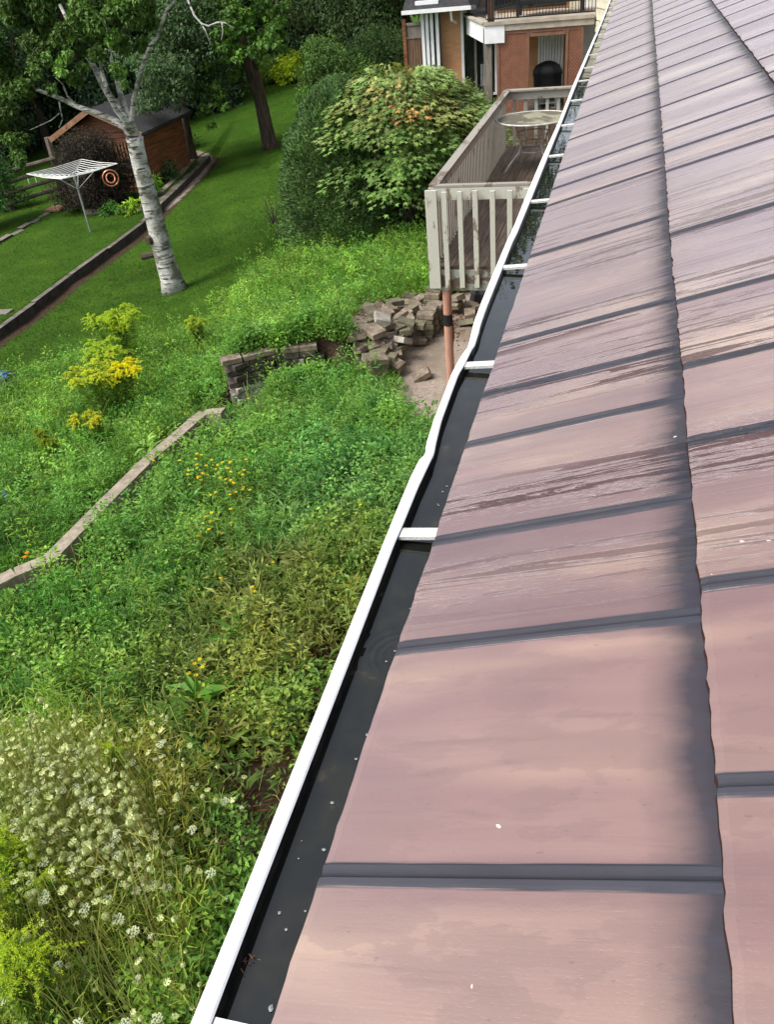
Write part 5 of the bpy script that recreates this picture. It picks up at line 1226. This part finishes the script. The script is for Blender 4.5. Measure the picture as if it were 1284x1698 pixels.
plant('goldenrod', 330, 590, goldenrod(.7, 3, (.45, .55, .06), .25), 'slim greenish goldenrod near the lawn edge above the block wall', 'goldenrod')
plant('goldenrod', 95, 770, goldenrod(.5, 3, (.30, .38, .04), .2), 'small greenish goldenrod alone in the left meadow', 'goldenrod')
plant('goldenrod', -25, 930, goldenrod(.55, 4, (.75, .50, .02), .14), 'deep yellow goldenrod cut by the left picture edge above the kerb', 'goldenrod')
def at_head(px, py, h): p = G0(px, py, h); return p[0], p[1]
for (px, py, h, n, lab, ln) in ((5, 1430, .95, 5, 'arching yellow green goldenrod at the left edge beside the dense wild carrots', (.10, .02)), (5, 1590, 1.0, 5, 'arching yellow green goldenrod lowest at the left edge', (.12, .0)), (-45, 1500, 1.0, 4, 'yellow green goldenrod half outside the left edge between two others', (.1, 0)), (160, 1260, .8, 2, 'greenish goldenrod rising among the wild carrots', (0, 0))):
    x, y = at_head(px, py, h*.9); t_ = empty('goldenrod', (x-.05, y, gz(x, y)), label=lab, cat='goldenrod')
    for nm, (v, f, c), m_ in goldenrod(h, n, (.48, .62, .05), .26, ln, .0149): link(nm, np_mesh(nm, v, f, m_, c), t_)
x, y = at_head(6, 1345, .7); t_ = empty('goldenrod', (x, y, gz(x, y)), label='orange tinged goldenrod at the left edge above the arching green ones', cat='goldenrod')
for nm, (v, f, c), m_ in goldenrod(.5, 1, (.55, .30, .03), .12): link(nm, np_mesh(nm, v, f, m_, c), t_)

def daisy(h, n, spread, col=(.85, .66, .02), sz=.021):
    A, B, Md = [], [], []; out = []; lv = []
    for k in range(n):
        fl = []; a = random.uniform(0, 6.28); q = spread*random.random()**.6; hh_ = h*random.uniform(.55, 1.05); e = np.array([q*math.cos(a), q*math.sin(a), hh_]); A.append(e*[.35, .35, 0]); B.append(e); Md.append(e*[.7, .7, .6])
        m = 8; an = np.arange(m)*6.283/m; D = np.stack([np.cos(an), np.sin(an), np.full(m, .2)], 1)
        fl.append(leaves(OVATE, np.tile(e, (m, 1)), D, np.tile([[0, 0, 1.]], (m, 1)), sz, sz*.6, tintvar(col, m, .12, .03)))
        fl.append(leaves(LOBED, e[None]+[[-.004, 0, .003]], np.array([[1., 0, 0]]), np.array([[0, 0, 1.]]), sz*.7, sz*.7, np.array([[.45, .22, .01]])))
        out.append(('flower', merge(fl), PETAL))
    st = tubes_np(np.array(A), np.array(B), np.array(Md), np.full(n, .0022), np.full(n, .0012), tintvar((.11, .09, .04), n, .4), 5)
    m = n*9; t = rng.random(m)[:, None]; ix = rng.integers(0, n, m); P = np.array(A)[ix]*(1-t)+np.array(B)[ix]*t
    lv = leaves(OVATE, P, rdir(m, -.2, .6), rdir(m, .3, 1), .06, .014, tintvar((.08, .13, .035), m, .3))
    return [('stem', st, LEAF), ('leaves', lv, LEAF)]+out
for (px, py, h, n, sp, lab) in ((350, 850, .78, 18, .22, 'taller yellow daisy clump, left of the pair in the middle of the bed'), (398, 868, .76, 24, .26, 'fuller yellow daisy clump, right of the pair in the middle of the bed'), (375, 930, .58, 10, .25, 'low yellow daisy clump just below the tall pair'), (275, 800, .42, 4, .15, 'small yellow daisy with few flowers beside the middle of the kerb'), (425, 1010, .5, 5, .3, 'sparse yellow daisy low in the weeds towards the gutter'), (345, 1165, .45, 5, .12, 'yellow daisy close above the wild carrots')):
    plant('yellow_daisy', px, py, daisy(h, n, sp), lab, 'yellow daisy')
plant('yellow_daisy', 58, 960, daisy(.3, 4, .12, (.85, .36, .01), .03), 'orange yellow lily like flower left of the kerb', 'yellow flower')
plant('yellow_daisy', 120, 930, daisy(.2, 2, .1, (.85, .40, .01), .022), 'tiny orange yellow flower right beside the kerb', 'yellow flower')
def spike(h, n, col):
    out, A, B = [], [], []
    for k in range(n):
        e = np.array([random.uniform(-.12, .12), random.uniform(-.12, .12), h*random.uniform(.8, 1.1)]); A.append(e*[.3, .3, 0]); B.append(e); m = 40; t = rng.uniform(.6, 1, m)[:, None]
        out.append(('flower_spike', leaves(DIAM, A[-1]*(1-t)+e*t+rng.normal(size=(m, 3))*.006, rdir(m, 0, 1), rdir(m), .016, .012, tintvar(col, m, .2, .1)), PETAL))
    A, B = np.array(A), np.array(B); return [('stem', tubes_np(A, B, (A+B)/2, np.full(n, .003), np.full(n, .002), tintvar((.1, .16, .06), n)), LEAF)]+out
plant('purple_loosestrife', 16, 850, spike(.32, 3, (.26, .22, .55)), 'pale purple flower spikes at the far left of the meadow', 'flower spike')
plant('purple_loosestrife', 140, 905, spike(.22, 6, (.13, .13, .32)), 'dull violet flower spikes beside the kerb', 'flower spike')
# broad leaved mullein-like plant and dock by the wall
def broad(n, L, W, col, h=.25): 
    v = clumps(np.array([[0, 0, 0.]]), np.array([h]), .12, n, OVATE, L, W, np.array([col]), .7, amt=.2); return [('leaves', v, LEAF)]
for (px, py, n, L, W, col, h, lab) in ((352, 655, 26, .15, .13, (.055, .15, .03), .30, 'round leaved green plant growing against the left end of the block wall'), (255, 790, 24, .20, .05, (.14, .24, .08), .55, 'tall pale broad leaved weed standing above the kerb'), (405, 1075, 26, .26, .055, (.07, .17, .05), .25, 'large long leaved rosette in the middle of the bed'), (475, 995, 22, .24, .05, (.07, .16, .05), .2, 'long leaved rosette nearest the gutter'), (340, 1190, 28, .27, .07, (.06, .14, .03), .3, 'dark green dock rosette beside the wild carrots'), (365, 1260, 18, .24, .07, (.07, .15, .03), .15, 'lower dock rosette right of the wild carrots'), (100, 950, 40, .07, .045, (.12, .26, .03), .3, 'bright light green leafy tuft above the kerb'), (175, 1050, 60, .07, .04, (.10, .22, .03), .3, 'bushy light green weed below the kerb')):
    plant('broad_leaved_weed', px, py, broad(n, L, W, col, h), lab, 'broad leaved weed')

# ============================================================ TREES AND SHRUBS
def blobs_leaves(blobs, per, L, W, col, tmpl=DIAM, shell=.55, droop=.3, amt=.3, top=.25):
    parts = []
    for (c_, r_, cm) in blobs:
        r_ = np.array(r_ if hasattr(r_, '__len__') else (r_,)*3, float); n = max(6, int(per*(r_[0]*r_[1]+r_[0]*r_[2]+r_[1]*r_[2])/3))
        d = rdir(n); rad = (shell+(1-shell)*rng.random(n)**.6)*(1+.22*rng.normal(size=n)*.6)
        P = np.array(c_)+d*r_*rad[:, None]
        D = d*.8+rdir(n)*.8; D[:, 2] -= droop; N = rdir(n)*.5+np.array([0, 0, 1.])+d*.4
        C = tintvar(np.array(col)*cm, n, amt, .10)
        s_ = rng.uniform(.7, 1.3, n); parts.append(leaves(tmpl, P, D, N, L*s_, W*s_, C))
    return merge(parts)
def limb(b, p0, p1, r0, r1, wob=.06, seg=5, n=7):
    p0, p1 = Vector(p0), Vector(p1); pts, rs = [], []
    for i in range(seg+1):
        t = i/seg; p = p0.lerp(p1, t); 
        if 0 < i < seg: p += Vector((random.gauss(0, 1), random.gauss(0, 1), random.gauss(0, .5)))*wob*(p1-p0).length*.25
        pts.append(p); rs.append(r0*(1-t)+r1*t)
    b.tube(pts, rs, n); return pts
def gen_tree(h, cr, cb, per, L, W, col, bark, kind='round', nb=26, tmpl=DIAM, tr=.16, seed=0):
    """crown mesh + trunk mesh, base at origin"""
    random.seed(seed); blobs = []; b = MB()
    limb(b, (0, 0, -.2), (random.uniform(-.2, .2), random.uniform(-.2, .2), h*(.95 if kind == 'cone' else .8)), tr, .03, .03, 8, 8)
    for i in range(nb):
        a = random.uniform(0, 6.28)
        if kind == 'cone':
            t = (i+.5)/nb; z = cb+(h-cb)*t; rr = cr*(1-t)**.8*random.uniform(.45, .85); br = cr*(1-t)*.42+.25; blobs.append(((rr*math.cos(a), rr*math.sin(a), z), (br, br, br*.55), random.uniform(.65, 1.35)))
        else:
            z = random.uniform(-.8, 1); q = math.sqrt(1-z*z)*cr*random.uniform(.45, .85); zz = cb+(h-cb)*(.5+.42*z); br = cr*random.uniform(.26, .42); blobs.append(((q*math.cos(a), q*math.sin(a), zz), (br, br, br*.75), random.uniform(.6, 1.4)))
            if i % 2 == 0: limb(b, (0, 0, zz*.55), (q*math.cos(a), q*math.sin(a), zz), tr*.35, .015, .1, 4, 5)
    return blobs_leaves(blobs, per, L, W, col, tmpl, .35), b.mesh('trunk', bark)
def tree(name, loc, meshes, label, cat, rz=0, sc=1, group=None):
    t_ = empty(name, loc, rz, sc, label=label, cat=cat, group=group); link('crown', meshes[0], t_); link('trunk', meshes[1], t_); return t_
def as_mesh(vfc, m_): return np_mesh('crown', vfc[0], vfc[1], m_, vfc[2])
# background stock
stock = []
for i, (h, cr, cb, kd, col, per, L) in enumerate([(13, 2.6, .3, 'cone', (.034, .064, .036), 900, .20), (12, 3.0, .2, 'cone', (.040, .074, .042), 850, .20), (10, 3.2, 1.0, 'round', (.055, .100, .038), 700, .17), (11, 3.6, .8, 'round', (.048, .085, .038), 650, .18)]):
    cr_, tk = gen_tree(h, cr, cb, per, L, L*.42, col, BARK, kd, 34, tr=.2, seed=20+i); stock.append((as_mesh(cr_, NEEDLE if kd == 'cone' else TREELEAF), tk))
BG = [(-110,29,0,1),(-60,33,1,1),(-10,30,0,.9),(30,35,1,1.05),(75,33,0,1),(115,37,1,1.1),(160,34,0,1),(205,38,1,1.1),(250,36,0,1.05),(292,40,1,1.1),(330,38,0,1),(372,44,1,1.1),(410,47,3,1.1),(455,49,0,1.1),(500,48,3,1),(540,46,1,1),(575,43,3,.95),(612,41,0,.9),(650,39,3,.85),(690,40,1,.9),(-40,44,3,1.2),(60,48,3,1.3),(180,50,3,1.3),(320,54,3,1.3),(470,58,3,1.3),(600,56,3,1.2),(720,50,3,1.1),(760,38,3,1.6),(830,40,2,1.7)]
for i, (px, Y, s_, sc) in enumerate(BG):
    over = px > 740
    x = float(aY(px, 240, Y)[0]); z = gz(x, Y); far = Y > 42
    tree('conifer_tree' if s_ < 2 else 'broadleaf_tree', (x, Y, z-.1), stock[s_], ('dark green conifer in the shaded wood behind the shed' if px < 340 else 'dark conifer in the hedge line at the far end of the lawn') if s_ < 2 else ('dark broadleaf tree deep in the wood behind the conifers' if px < 340 else 'dark broadleaf tree in the hedge line at the far end of the lawn' if not over else 'tall broadleaf tree standing behind the neighbouring brick house'),
         'tree', random.uniform(0, 6.28), sc, ('wood behind the shed ' if px < 340 else 'far hedge line ' if not over else 'tall ')+('conifers' if s_ < 2 else 'broadleaf trees'))

# ---- birch
by = G(290, 482); BY = by[1]
def bp(px, py, dy=0): return Vector(aY(px, py, BY+dy))
birch = empty('birch_tree', tuple(by), label='white barked birch forking into several limbs beside the timber border', cat='tree')
def brel(o): o.location = -birch.location; return o
def px_r(px, py, wpx): p = aY(px, py, BY); return wpx/2*float(p@RC[:, 2])/FPX
b = MB(); tp_ = [(291,486,46),(284,462,37),(272,425,32),(262,385,31),(252,345,30),(241,305,28),(232,272,27),(226,245,27),(223,228,29)]
b.tube([bp(x, y) for x, y, w_ in tp_], [px_r(x, y, w_) for x, y, w_ in tp_], 14); brel(b.build('trunk', BIRCH, birch, smooth=True))
LB = [[(224,234,20,0),(208,212,16,0),(188,200,14,.1),(160,188,12,.3),(130,178,11,.4),(105,166,9.5,.5),(85,158,8,.5),(62,150,7.5,.5),(42,146,5,.5)],
      [(222,228,20,0),(205,195,18,.3),(185,165,16,.6),(170,140,14,.9),(158,115,13,1.2),(140,85,11,1.6),(120,50,9,2),(100,10,8,2.4),(85,-40,6,2.8)],
      [(222,225,16,0),(206,198,12,-.2),(192,182,11,-.3),(180,155,9.5,-.4),(170,125,8.5,-.4),(167,105,7,-.4),(176,82,4.5,-.4)],
      [(224,222,15,0),(212,196,15,.4),(204,170,14,.8),(198,150,11,1.1),(190,120,9,1.4),(180,80,8,1.8),(175,20,6,2.2)],
      [(226,225,16,0),(218,200,11,0),(222,165,10,0),(230,135,9.5,0),(240,100,9,0),(250,75,8,0),(262,62,7.5,0),(268,40,7,0),(276,18,6.5,0),(290,2,6,0),(300,-60,6,0),(306,-140,5,0)],
      [(300,-60,5,0),(304,-20,4.5,-.3),(312,2,4,-.4),(322,26,4,-.5),(334,40,4,-.5),(346,44,3.5,-.5),(360,38,3.2,-.5),(372,38,2.8,-.5),(388,47,2,-.5)],
      [(334,40,3,-.5),(341,52,2.5,-.5),(347,68,2,-.5)],[(368,38,3,-.5),(370,52,2.6,-.5),(367,68,2.2,-.5)],
      [(130,178,5,.4),(112,160,4,.4),(104,140,3.5,.4),(88,125,2.5,.4)],[(98,168,4,.5),(101,185,3,.5),(104,198,2.5,.5),(98,212,2,.5)],[(101,186,2.5,.5),(85,200,2,.5),(68,208,2,.5),(50,216,1.5,.5)],
      [(140,85,6,1.6),(120,12,5,1.5),(105,6,4,1.5)],[(128,30,5,1.9),(110,8,4,1.2),(90,0,3,.8)]]
for L_ in LB:
    b = MB(); b.tube([bp(x, y, d) for x, y, w_, d in L_], [px_r(x, y, w_)*.8 for x, y, w_, d in L_], 9); brel(b.build('branch', BIRCH, birch, smooth=True))
b = MB(); q = bp(250, 398, -.14); b.tube([q, q+Vector((-.02, -.10, 0))], [.11, .07], 10); b.tube([bp(268, 420), bp(246, 425)+Vector((-.12, -.05, 0))], [.05, .075], 8); brel(b.build('knot', BARK, birch))
blobs = []
def pb(px, py, dy, rpx, cm=1, sq=.75):
    p = aY(px, py, BY+dy); r = rpx*float(p@RC[:, 2])/FPX; blobs.append((p, (r, r, r*sq), cm))
random.seed(5)
for (px, py, dy, r, cm) in [(20,30,.5,30,.9),(150,90,-.5,20,1.1),(165,45,-.5,22,1.2),(100,60,-.6,20,1.1),(50,110,-.5,22,.9),(30,150,-.4,20,.9),(130,20,-.7,24,1.1),(70,20,.2,34,.8),(120,60,-.2,26,.8),(60,80,.2,30,.7),(20,110,.4,34,.75),(100,105,-.4,16,1.5),(150,30,.8,30,.9),(200,25,.1,30,1.1),(235,30,.9,28,1.25),(205,70,-.4,24,1.15),(195,118,-.6,15,1.5),(204,138,-.6,8,1.3),(232,70,1.0,16,1.0),(10,180,.8,28,.8),(20,225,.6,24,.95),(45,150,.6,18,.7),(-20,80,.2,40,.9),(-30,200,1,40,.9),(160,75,.6,22,.8),(125,130,0,14,.9),(100,115,-.5,11,1.6),(120,55,-.5,9,1.8),(60,45,.6,22,.9),(245,5,-.1,26,1.2),(170,-10,.3,40,1),(80,-20,.3,45,.9),(0,-20,.3,45,.9),(85,145,.3,12,.8),(80,95,-.4,12,1.3),(110,90,-.4,12,1.2),(188,60,-.6,14,1.4),(140,110,-.2,12,1.0),(30,260,.3,16,1.1),(250,-60,0,50,1),(120,-90,0,60,1),(0,-100,0,60,1)]:
    for k in range(5):
        a = random.uniform(0, 6.28); q = r*.65*random.random()**.5; pb(px+q*math.cos(a), py+q*math.sin(a), dy+random.uniform(-.5, .9), r*random.uniform(.36, .60), cm*random.uniform(.7, 1.35))
v, f, c = blobs_leaves(blobs, 12000, .085, .062, (.046, .090, .024), OVATE, .15, .5)
brel(link('crown', np_mesh('crown', v, f, TREELEAF, c), birch))

# ---- maple on the lawn
my = G(450, 246); MY = my[1]
maple = empty('maple_tree', tuple(my), label='leafy maple with a thick dark trunk in the middle of the lawn', cat='tree')
def mp(px, py, dy=0): return Vector(aY(px, py, MY+dy))
def mr(px, py, w_): p = aY(px, py, MY); return w_/2*float(p@RC[:, 2])/FPX
b = MB(); tp_ = [(452,250,34),(447,238,26),(441,210,23),(435,180,22),(428,150,22),(420,125,24),(412,105,20),(404,70,15),(398,20,11)]
b.tube([mp(x, y) for x, y, w_ in tp_], [mr(x, y, w_) for x, y, w_ in tp_], 14); o = b.build('trunk', BARK, maple, smooth=True); o.location = -maple.location
for L_ in ([(418,122,15),(395,95,10),(365,70,7),(340,50,4)], [(420,122,14),(432,90,10),(450,50,8),(460,0,5)], [(414,108,10),(390,100,6),(350,110,4)]):
    b = MB(); b.tube([mp(x, y) for x, y, w_ in L_], [mr(x, y, w_) for x, y, w_ in L_], 8); o = b.build('branch', BARK, maple, smooth=True); o.location = -maple.location
blobs = []
random.seed(8)
for (px, py, dy, r, cm) in [(400,20,-1,40,1.1),(440,30,-1,36,1.2),(380,55,-1.5,34,1.1),(430,70,-1.6,30,1.2),(455,60,-1,24,1.1),(345,80,-1,26,.95),(335,115,-1,24,.85),(345,150,-1,24,.9),(365,165,-1.2,20,.9),(340,185,-1.3,14,.9),(390,120,-1,18,.9),(352,205,-1.3,10,.9),(470,20,-.5,22,1.1),(360,15,0,34,.8),(330,60,0,20,.8),(400,90,-1.8,20,1.3),(440,100,-1.6,14,1.2),(325,150,-.6,16,.8),(420,-20,-1,50,1.1),(470,80,-.8,12,1.1),(375,90,-1.6,22,1.1)]:
    for k in range(6):
        a = random.uniform(0, 6.28); q = r*.65*random.random()**.5; p = aY(px+q*math.cos(a), py+q*math.sin(a), MY+dy+random.uniform(-1, 1)); rr = r*random.uniform(.28, .45)*float(p@RC[:, 2])/FPX
        blobs.append((p, (rr, rr, rr*.6), cm*random.uniform(.75, 1.25)))
v, f, c = blobs_leaves(blobs, 1500, .15, .13, (.044, .096, .020), OVATE, .2, .6)
o = link('crown', np_mesh('crown', v, f, TREELEAF, c), maple); o.location = -maple.location
# slim trunk tree right of the shed
p = G(322, 264); SY = p[1]; st_ = empty('slim_tree', tuple(p), label='slim dark tree leaning beside the right corner of the shed', cat='tree')
b = MB(); b.tube([Vector(aY(x, y, SY)) for x, y in ((322,266),(316,240),(309,205),(304,160),(298,100),(292,30))], [.17, .13, .12, .11, .1, .07], 9); o = b.build('trunk', BARK, st_); o.location = -st_.location
blobs = []
for k in range(40):
    px, py = random.gauss(300, 26), random.uniform(-20, 150); p = aY(px, py, SY+random.uniform(-1.2, 1)); blobs.append((p, (.7, .7, .4), random.uniform(.6, 1.3)))
for k in range(26):
    px, py = random.uniform(238, 305), random.uniform(95, 178); p = aY(px, py, SY+random.uniform(-3.4, -2.2)); blobs.append((p, (.42, .42, .25), random.uniform(.7, 1.4)))
v, f, c = blobs_leaves(blobs, 900, .12, .07, (.034, .066, .030)); o = link('crown', np_mesh('crown', v, f, TREELEAF, c), st_); o.location = -st_.location

# ---- rounded cedar and Japanese maple beside the deck
def lumpy_conifer(h, r, n, L, col, seed, pw=.75, zc=.0):
    a = rng.uniform(0, 6.283, n); t = rng.random(n)**.8; prof = np.sqrt(np.maximum(0, 1-t**2.2))*(.82+.18*np.minimum(1, t*6+.4))
    lump = .84+.26*vnoise(a*3.2+seed, t*9, seed)+.10*vnoise(a*9, t*22, seed+1); dp = 1-.30*rng.random(n)**2.2
    rr = r*prof*lump*dp; P = np.stack([rr*np.cos(a), rr*np.sin(a), h*t*(.95+.08*lump)*(.85+.15*dp)], 1)
    D = np.stack([np.cos(a), np.sin(a), .4+.9*t], 1)+rdir(n)*.55; C = tintvar(col, n, .3, .08)*(.70+.55*vnoise(a*4+seed, t*12, seed+3))[:, None]
    return leaves(DIAM, P, D, rdir(n)+np.stack([np.cos(a), np.sin(a), .5+0*a], 1), L*rng.uniform(.7, 1.3, n), L*.34, C)
p = G(582, 412); cd = empty('cedar_shrub', tuple(p+np.array([-.22, .9, -.1])), label='large rounded dark green cedar shrub left of the Japanese maple', cat='shrub')
v, f, c = lumpy_conifer(2.95, 1.35, 60000, .085, (.060, .110, .045), 3); link('crown', np_mesh('crown', v, f, NEEDLE, c), cd)
b = MB(); b.tube([(0, 0, 0), (0, 0, 2.8)], [.14, .04], 8); b.build('trunk', BARK, cd)
p = G(700, 400); jm = empty('japanese_maple', (p[0]-.50, p[1]+.95, p[2]), label='spreading Japanese maple with orange tipped leaves beside the deck', cat='shrub')
jc = Vector(jm.location); b = MB(); blobs = []
parts = []; random.seed(12)
def pj(px, py, Y): return np.array(aY(px, py, Y))
b2 = []
for k in range(260):
    # sprays set on a wide dome; tiers droop outwards
    a = random.uniform(0, 6.28); t = random.random(); z = .75+2.10*math.sqrt(t); q = 1.95*math.sqrt(max(0, 1-((z-1.05)/2.0)**2))*random.uniform(.62, 1.0); c0 = np.array([q*math.cos(a)*1.0, q*math.sin(a)*.85, z+random.gauss(0, .08)])
    n = 62; aa = rng.uniform(0, 6.28, n); rr = .36*np.sqrt(rng.random(n)); P = c0+np.stack([rr*np.cos(aa), rr*np.sin(aa), -.35*rr*rr/.36-.16*rng.random(n)], 1)
    out = np.array([math.cos(a), math.sin(a), 0]); P[:, 2] -= .32*((P-c0)@out)
    D = np.stack([np.cos(aa), np.sin(aa), -.25+0*aa], 1)+out*.8+rdir(n)*.25
    orange = np.clip((z-1.8)/1.1, 0, 1)*random.random()**1.6; base = np.array([.115, .195, .070])*(1-orange)+np.array([.22, .18, .08])*orange
    if random.random() < .04 and z > 1.7: base = np.array([.26, .17, .075])
    N = np.tile([[0, 0, 1.]], (n, 1))+rdir(n)*.35+out*.3
    parts.append(leaves(LOBED, P, D, N, rng.uniform(.11, .17, n), rng.uniform(.10, .16, n), tintvar(base*random.uniform(.75, 1.2), n, .22, .1)))
    if k % 2 == 0: limb(b, (random.gauss(0, .12), random.gauss(0, .12), .25), c0-np.array([0, 0, .1]), .045, .008, .16, 5, 5)
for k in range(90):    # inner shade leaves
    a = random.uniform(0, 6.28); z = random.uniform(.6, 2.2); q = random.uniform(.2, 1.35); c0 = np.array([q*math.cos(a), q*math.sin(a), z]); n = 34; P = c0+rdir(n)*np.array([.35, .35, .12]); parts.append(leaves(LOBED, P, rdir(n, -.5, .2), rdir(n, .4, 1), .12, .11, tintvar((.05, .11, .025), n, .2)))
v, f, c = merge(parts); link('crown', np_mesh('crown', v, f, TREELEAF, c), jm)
for k in range(5): limb(b, (0, 0, -.1), (random.uniform(-.6, .6), random.uniform(-.5, .5), 1.4), .08, .035, .1, 5, 7)
b.build('trunk', GREYBARK, jm)

# ---- shrubs
def shrub(name, loc, r, h, col, L, W, n_bl, per, label, tmpl=OVATE, mat_=None, cat='shrub', fl=None, shell=.4, seed=1):
    random.seed(seed); t_ = empty(name, loc, label=label, cat=cat); bl = []; b = MB()
    for k in range(n_bl):
        a = random.uniform(0, 6.28); z = random.random(); q = r*math.sqrt(max(0, 1-z*z*.8))*random.uniform(.35, .85); c0 = (q*math.cos(a), q*math.sin(a), h*(.15+.72*z)); bl.append((c0, (r*.34, r*.34, r*.28), random.uniform(.7, 1.3)))
        limb(b, (0, 0, -.05), c0, .02, .006, .12, 3, 4)
    v, f, c = blobs_leaves(bl, per, L, W, col, tmpl, shell); link('foliage', np_mesh('foliage', v, f, mat_ or TREELEAF, c), t_); b.build('stems', GREYBARK, t_)
    if fl:
        for k in range(fl[1]):
            a = random.uniform(0, 6.28); z = random.random()**.6; q = r*math.sqrt(max(0, 1-z*z*.8))*random.uniform(.8, 1.05); n = 60; P = np.array([q*math.cos(a), q*math.sin(a), h*(.2+.8*z)])+rdir(n)*fl[2]
            v, f, c = leaves(DIAM, P, rdir(n), rdir(n), fl[2]*.7, fl[2]*.6, tintvar(fl[0], n, .2, .08)); link('blossom', np_mesh('blossom', v, f, PETAL, c), t_)
    return t_
def at(px, py, dy=0): p = G(px, py); x, y = p[0]*(1+dy/p[1]), p[1]+dy; return (x, y, gz(x, y)-.05)
shrub('smoke_bush', at(170, 352, .6), 1.3, 2.2, (.024, .020, .019), .07, .03, 60, 3600, 'dark brownish smoke bush with fine twigs in front of the shed', seed=2)
shrub('smoke_bush', at(132, 352, .8), .6, 1.2, (.030, .025, .024), .07, .03, 20, 1500, 'lower dark brownish bush between the clothes dryer and the rail fence', seed=22)
shrub('cedar_bush', at(-8, 392, .8), 1.2, 3.1, (.035, .085, .025), .10, .04, 46, 1700, 'green cedar bush cut by the left picture edge below the rail fence', mat_=NEEDLE, seed=3)
shrub('leafy_bush', at(20, 380, 2.2), .9, 1.6, (.04, .09, .025), .09, .04, 26, 1500, 'smaller green cedar bush touching the rails of the fence', mat_=NEEDLE, seed=33)
shrub('flower_bed_plant', at(188, 360, .2), .42, .45, (.05, .13, .03), .10, .06, 12, 2500, 'small dark leaved plant in the bed behind the short timber edging', seed=4)
shrub('hosta', at(222, 356, .25), .36, .38, (.16, .27, .03), .18, .07, 10, 1200, 'yellow green hosta at the end of the short timber edging', seed=5)
shrub('hosta', at(262, 330, .5), .40, .6, (.09, .20, .03), .18, .05, 10, 1200, 'light green leafy clump behind the birch trunk', seed=6)
shrub('flower_bed_plant', at(275, 305, .5), .6, .8, (.035, .075, .03), .10, .06, 14, 1500, 'dark mounded shrub at the right corner of the shed', seed=7)
shrub('flower_bed_plant', at(300, 258, 1.0), .8, 1.1, (.025, .05, .02), .10, .06, 16, 1300, 'dark shrub behind the shed beside the slim leaning tree', seed=17)
shrub('hydrangea', at(540, 118, 1.5), 1.1, 1.9, (.06, .13, .03), .12, .08, 26, 1100, 'hydrangea with pink blossoms under the dark hedge line', fl=((.62, .30, .22), 20, .13), seed=8)
shrub('rose_bush', at(598, 92, 1.5), .9, 1.9, (.05, .11, .03), .12, .08, 20, 1000, 'bush with a few round white blossoms right of the hydrangea', fl=((.70, .72, .55), 6, .12), seed=9)
shrub('golden_shrub', at(487, 140, .8), 1.0, 1.4, (.23, .32, .02), .13, .08, 20, 1100, 'bright yellow green shrub at the far right end of the lawn', seed=10)
shrub('ornamental_grass', at(455, 142, .8), 1.0, 1.2, (.13, .20, .04), .30, .03, 20, 900, 'pale grassy perennial left of the bright yellow green shrub', tmpl=BLADE, seed=11)
shrub('golden_shrub', at(392, 165, 2), .9, 1.0, (.14, .23, .03), .13, .08, 16, 900, 'light green perennial clump seen behind the maple trunk', seed=12)
shrub('lilac_bush', at(560, 190, 1.5), 1.5, 2.6, (.050, .100, .030), .11, .06, 40, 1000, 'loose mid green bush behind the cedar shrub', seed=13)
shrub('lilac_bush', at(520, 205, .6), .7, 1.3, (.055, .13, .030), .11, .06, 16, 900, 'small loose green bush at the left foot of the cedar shrub edge', seed=43)
shrub('weeping_bush', at(640, 150, 0), 1.5, 2.3, (.030, .062, .024), .10, .03, 46, 1200, 'dark drooping bush left of the brown board fence', mat_=NEEDLE, seed=14)
shrub('weeping_bush', at(600, 140, 3), 1.6, 2.9, (.022, .048, .02), .10, .04, 40, 1100, 'very dark tall bush behind the drooping bush', mat_=NEEDLE, seed=44)
shrub('rhododendron', (X(765, 172, 24.0), 24.2, NG), .8, .95, (.075, .12, .035), .10, .035, 24, 1300, 'dull green mounded shrub in front of the patio door', seed=15)
shrub('rhododendron', (X(728, 160, 24.8), 25.6, NG), .55, .9, (.07, .14, .04), .10, .05, 16, 1400, 'shrub with fresh leaves below the white bay window', seed=16)
shrub('leafy_bush', (pt.location.x, pt.location.y, pt.location.z+.30), .28, .5, (.06, .13, .04), .09, .05, 9, 2500, 'green plant growing in the terracotta pot', seed=18)
shrub('white_begonia', (X(714, 126, WY-.75), WY-.72, zb0-.32), .26, .3, (.12, .24, .04), .08, .05, 8, 1800, 'light green plant right under the white bay window sill', seed=19)
shrub('bare_twig_bush', at(455, 375, .3), .55, .85, (.10, .17, .03), .05, .03, 12, 260, 'thin twiggy sapling at the lawn edge left of the cedar shrub', seed=20)
shrub('leafy_bush', at(500, 400, .4), .8, .9, (.07, .15, .03), .07, .04, 22, 900, 'light green bushy growth at the foot of the cedar shrub', seed=21)
print('tris', sum(len(m.polygons) for m in bpy.data.meshes))
